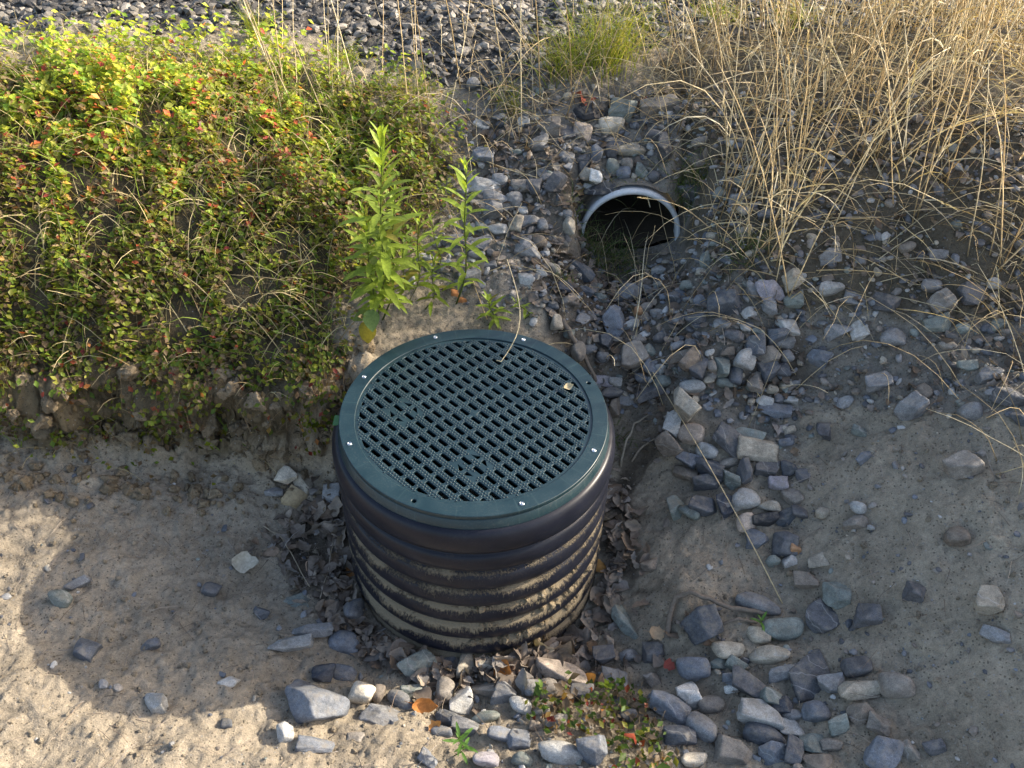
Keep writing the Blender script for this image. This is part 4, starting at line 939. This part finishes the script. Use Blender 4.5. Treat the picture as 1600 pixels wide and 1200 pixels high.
weed(709, 1182, 710, 1150, 14, .042, 'small green seedling alone on the front silt', 'seedling', colr=(.11, .22, .05))
weed(1182, 990, 1184, 968, 9, .036, 'small green seedling beside the greenish boulder', 'seedling', colr=(.12, .24, .05))
def broadleaf():
    A = hit(583, 528); root = empty('nettle_plant', tuple(A)); tag(root, 'low plant with two broad drooping leaves at the foot of the tall weed', 'plant')
    mb = MB(); tube(mb, [(0, 0, 0), (0, -.01, .05), (.005, -.015, .1)], .002, .0015, (.12, .14, .05), 5); mb.build('stem', M_LEAF, root)
    for (q, d, L_, c) in (((.004, -.014, .1), (.1, -.5, -.35), .062, (.12, .19, .06)), ((-.003, -.012, .062), (-.12, -.35, -.8), .07, (.27, .24, .03)), ((0, -.01, .085), (-.9, -.3, -.2), .05, (.15, .2, .04))):
        mb = MB(); dd = np.array(d) / np.linalg.norm(d); ribbon(mb, arc(np.array(q), dd, L_, .25, 7), lambda u, L_=L_: L_ * .36 * math.sin(math.pi * min(1, .03 + u * .97) ** .75) ** .9 + .0004, np.cross(dd, [0, -.3, 1]), c, .18); mb.build('leaf', M_LEAF, root)
broadleaf()
# tufts of green grass
def tuft(px, py, n, L, spread, label_, cols, wd=.0013, cat='grass tuft', rpx=12):
    A = hit(px, py); s = float((A - CAM) @ FW) / F; mb = MB(); rt = np.random.default_rng(int(px + py * 3))
    for i in range(n):
        x, y = rt.normal(0, rpx * s, 2); p = np.array([A[0] + x, A[1] + y, 0]); p[2] = float(ground(p[0], p[1]))
        d = np.array([rt.normal(0, spread), rt.normal(-.1, spread), 1.]); c = np.array(cols[rt.integers(len(cols))]) * rt.uniform(.7, 1.25)
        ribbon(mb, arc(p, d, L * rt.uniform(.5, 1.15), rt.uniform(.15, 1.), 6), lambda t: wd * (1 - t) + .0002, rt.normal(size=3), c)
    o = mb.build('grass_tuft', M_LEAF, None, True, A); tag(o, label_, cat, 'green grass tufts'); return o
DG = [(.09, .15, .04), (.12, .17, .055), (.14, .17, .07), (.26, .22, .13)]; YG = [(.22, .27, .03), (.17, .24, .03), (.27, .28, .05), (.36, .32, .12)]
tuft(955, 408, 300, .12, .7, 'dark green grass tuft in front of the culvert mouth', DG, rpx=19)
tuft(916, 388, 130, .11, .6, 'dark green grass tuft at the left side of the culvert mouth', DG, rpx=13)
tuft(1078, 300, 260, .13, .65, 'dark green grass tuft above the right side of the culvert', DG, rpx=11)
tuft(1160, 400, 110, .10, .6, 'dark green grass tuft within the straw below the slope', DG, rpx=14)
tuft(885, 445, 22, .09, .3, 'few pale green blades left below the culvert', DG, rpx=6)
tuft(965, 690, 60, .05, .8, 'mossy grass tuft against the right side of the riser', DG, rpx=10)
tuft(800, 165, 90, .11, .5, 'yellow green grass tuft at the crest left of the culvert', YG, rpx=12)
tuft(880, 110, 180, .20, .35, 'tall yellow green grass tuft on the crest behind the black slab', YG, rpx=20)
tuft(950, 95, 300, .30, .25, 'tallest yellow green grass clump on the crest above the culvert', YG, rpx=26)
tuft(1120, 30, 160, .14, .5, 'bright green grass tuft at the gravel right of the tallest clump', YG, rpx=16)
tuft(1235, 40, 110, .14, .5, 'green grass tuft at the gravel behind the dry grass', YG, rpx=16)
tuft(402, 60, 110, .16, .3, 'upright green grass tuft on the outer bank crest', YG, rpx=8)
tuft(540, 100, 110, .10, .4, 'green grass tuft on the bank crest behind the tall weed', YG, rpx=16)
tuft(640, 150, 150, .10, .5, 'yellow green grass tuft at the inner end of the bank', YG, rpx=20)
# low weed patch in front
A = hit(940, 1125); root = empty('creeping_weed', tuple(A)); tag(root, 'low creeping weed patch with green and red leaves in front of the riser', 'weed')
mb, mb2 = MB(), MB(); rw = np.random.default_rng(77); P_PATCH = [(825,1090),(870,1080),(930,1070),(1000,1090),(1030,1150),(1050,1215),(960,1215),(940,1160),(880,1150),(830,1130)]
pp = scatter(P_PATCH, 9500, (0, .6, -.95, -.2), rw, 9)
for p in pp:
    h = abs(rw.normal(0, .022)) + .004; q = p + np.array([0, 0, h]); s = rw.uniform(.005, .0125) if rw.random() < .93 else .017
    nrm = np.array([rw.normal(0, .5), rw.normal(-.15, .5), 1.]); nrm /= np.linalg.norm(nrm); a = np.cross(nrm, [rw.normal(), rw.normal(), .1]); a /= np.linalg.norm(a); b = np.cross(nrm, a)
    r = rw.random(); c = (np.array(REDC[rw.integers(4)]) * .8 if r < .11 else np.array((.2, .15, .1)) if r < .52 else np.array((.24, .24, .03)) if r < .65 else np.array((.09, .15, .025))) * rw.uniform(.7, 1.3)
    mb.add([q - a * s - A, q + b * s * .6 + nrm * s * .2 - A, q + a * s - A, q - b * s * .6 + nrm * s * .2 - A, q - nrm * s * .1 - A], [(0, 4, 1), (1, 4, 2), (2, 4, 3), (3, 4, 0)], c)
    if rw.random() < .5: tube(mb2, arc(p - A, rdir(1.3), rw.uniform(.02, .07), .4, 4, .08), .0006, .0004, np.array((.22, .17, .1)) * rw.uniform(.6, 1.3), 3)
mb.build('foliage', M_LEAF, root); mb2.build('stems', M_DRY, root)
for (px, py, hh, c, nm) in ((1004, 1125, .065, (.3, .12, .08), 'seed_head'), (944, 1090, .06, (.14, .2, .03), 'leaf_sprig'), (845, 1090, .05, (.13, .2, .04), 'leaf_sprig'), (970, 1080, .05, (.13, .2, .04), 'leaf_sprig')):
    P = hit(px, py); mb = MB(); b = P - A; tube(mb, [b, b + np.array([.003, 0, hh * .5]), b + np.array([0, 0, hh])], .0009, .0008, (.2, .22, .08), 4)
    for q in range(7):
        dd = rdir(1.4); t_ = b + np.array([0, 0, hh * rw.uniform(.55, 1) if nm != 'seed_head' else hh]); Ls = .024 if nm != 'seed_head' else .009
        ribbon(mb, arc(t_, dd + np.array([0, 0, .2]), Ls, .4, 4), lambda u, Ls=Ls: Ls * .28 * math.sin(math.pi * min(1, .1 + u * .9)), np.cross(dd, [.1, .2, 1]), vary(c, .2), .2)
    mb.build(nm, M_LEAF, root)
# roots and sticks
def stick(pts, r0, r1, label_, col=(.17, .14, .11), name='root', lift=.012):
    P = np.array([hit(x, y) + np.array([0, 0, lift + (l if l else 0)]) for x, y, l in pts]); A = P[0].copy(); Q = []
    for i in range(len(P) - 1):
        for t in np.linspace(0, 1, 5)[:-1]: Q.append(P[i] * (1 - t) + P[i + 1] * t + np.array([0, 0, .0]) + RNG.normal(0, .0013, 3))
    Q.append(P[-1]); mb = MB(); tube(mb, np.array(Q) - A, r0, r1, col, 8); o = mb.build(name, M_TWIG); o.location = A; tag(o, label_, name.replace('_', ' ')); return o
stick([(1041,1003,0), (1045,965,.01), (1052,944,.015), (1075,938,.02), (1105,950,.02), (1140,960,.015), (1170,962,.008), (1200,964,.0)], .0075, .0055, 'crooked grey root looping over the eroded silt step')
stick([(1122,982,0), (1150,976,.008), (1180,978,0)], .004, .004, 'short grey root end under the crooked root')
stick([(878,515,.02), (895,545,.02), (912,572,.015), (930,602,.0)], .008, .005, 'grey stick leaning down beside the back of the lid', name='stick')
stick([(968,735,.0), (978,700,.02), (990,672,.01), (1012,655,0)], .004, .002, 'thin bent twig right of the riser', (.3, .26, .2), name='twig')
stick([(985,728,.0), (1003,707,.015), (1022,690,0)], .003, .002, 'thin twig beside the bent one right of the riser', (.3, .25, .19), name='twig')
stick([(412,826,.0), (440,845,.003), (462,880,.003), (485,922,.0)], .0018, .0012, 'thin dry stem lying on the shaded silt', (.32, .27, .19), name='twig')
stick([(500,940,.0), (515,900,.012), (522,850,.012)], .0016, .001, 'thin dry stem upright in the litter left of the riser', (.28, .23, .17), name='twig')
P = hit(978, 1165); mb = MB(); ribbon(mb, [np.array([-.01, 0, .03]), np.array([.012, -.004, .032]), np.array([.02, -.01, .012]), np.array([.008, -.014, -.004])], lambda t: .006 * math.sin(math.pi * (.15 + .8 * t)), np.array([.2, .9, .5]), (.27, .06, .03), .3)
o = mb.build('dead_leaf', M_DEAD); o.location = P + np.array([0, 0, .02]); tag(o, 'curled dark red leaf in the middle of the low weed patch', 'leaf', 'single dead leaves')

# ------------------------------------------------------------------ light
SE, SAZ = rad(27), rad(19)                    # low sun from the right and a little behind
dsun = Vector((math.cos(SAZ) * math.cos(SE), math.sin(SAZ) * math.cos(SE), math.sin(SE)))
sl = bpy.data.lights.new('sun', 'SUN'); sl.energy = 3.6; sl.angle = rad(.55); sl.color = (1., .90, .75)
so = bpy.data.objects.new('sun', sl); so.rotation_euler = dsun.to_track_quat('Z', 'Y').to_euler(); so.location = dsun * 20; COL.objects.link(so)
W = bpy.data.worlds.new('World'); S.world = W; W.use_nodes = True; nt = W.node_tree
bg = nt.nodes['Background']; sk = nt.nodes.new('ShaderNodeTexSky'); sk.sky_type = 'NISHITA'; sk.sun_disc = False
sk.sun_elevation = SE; sk.sun_rotation = math.pi / 2 - SAZ; sk.altitude = 50; sk.dust_density = 3.5; sk.ozone_density = .6
nt.links.new(sk.outputs[0], bg.inputs[0]); bg.inputs[1].default_value = .15
S.view_settings.view_transform = 'Standard'; S.view_settings.look = 'None'; S.view_settings.gamma = 1; S.view_settings.exposure = 1.35
S.render.engine = 'CYCLES'; S.cycles.use_denoising = True; S.cycles.max_bounces = 6; S.cycles.sample_clamp_indirect = 6
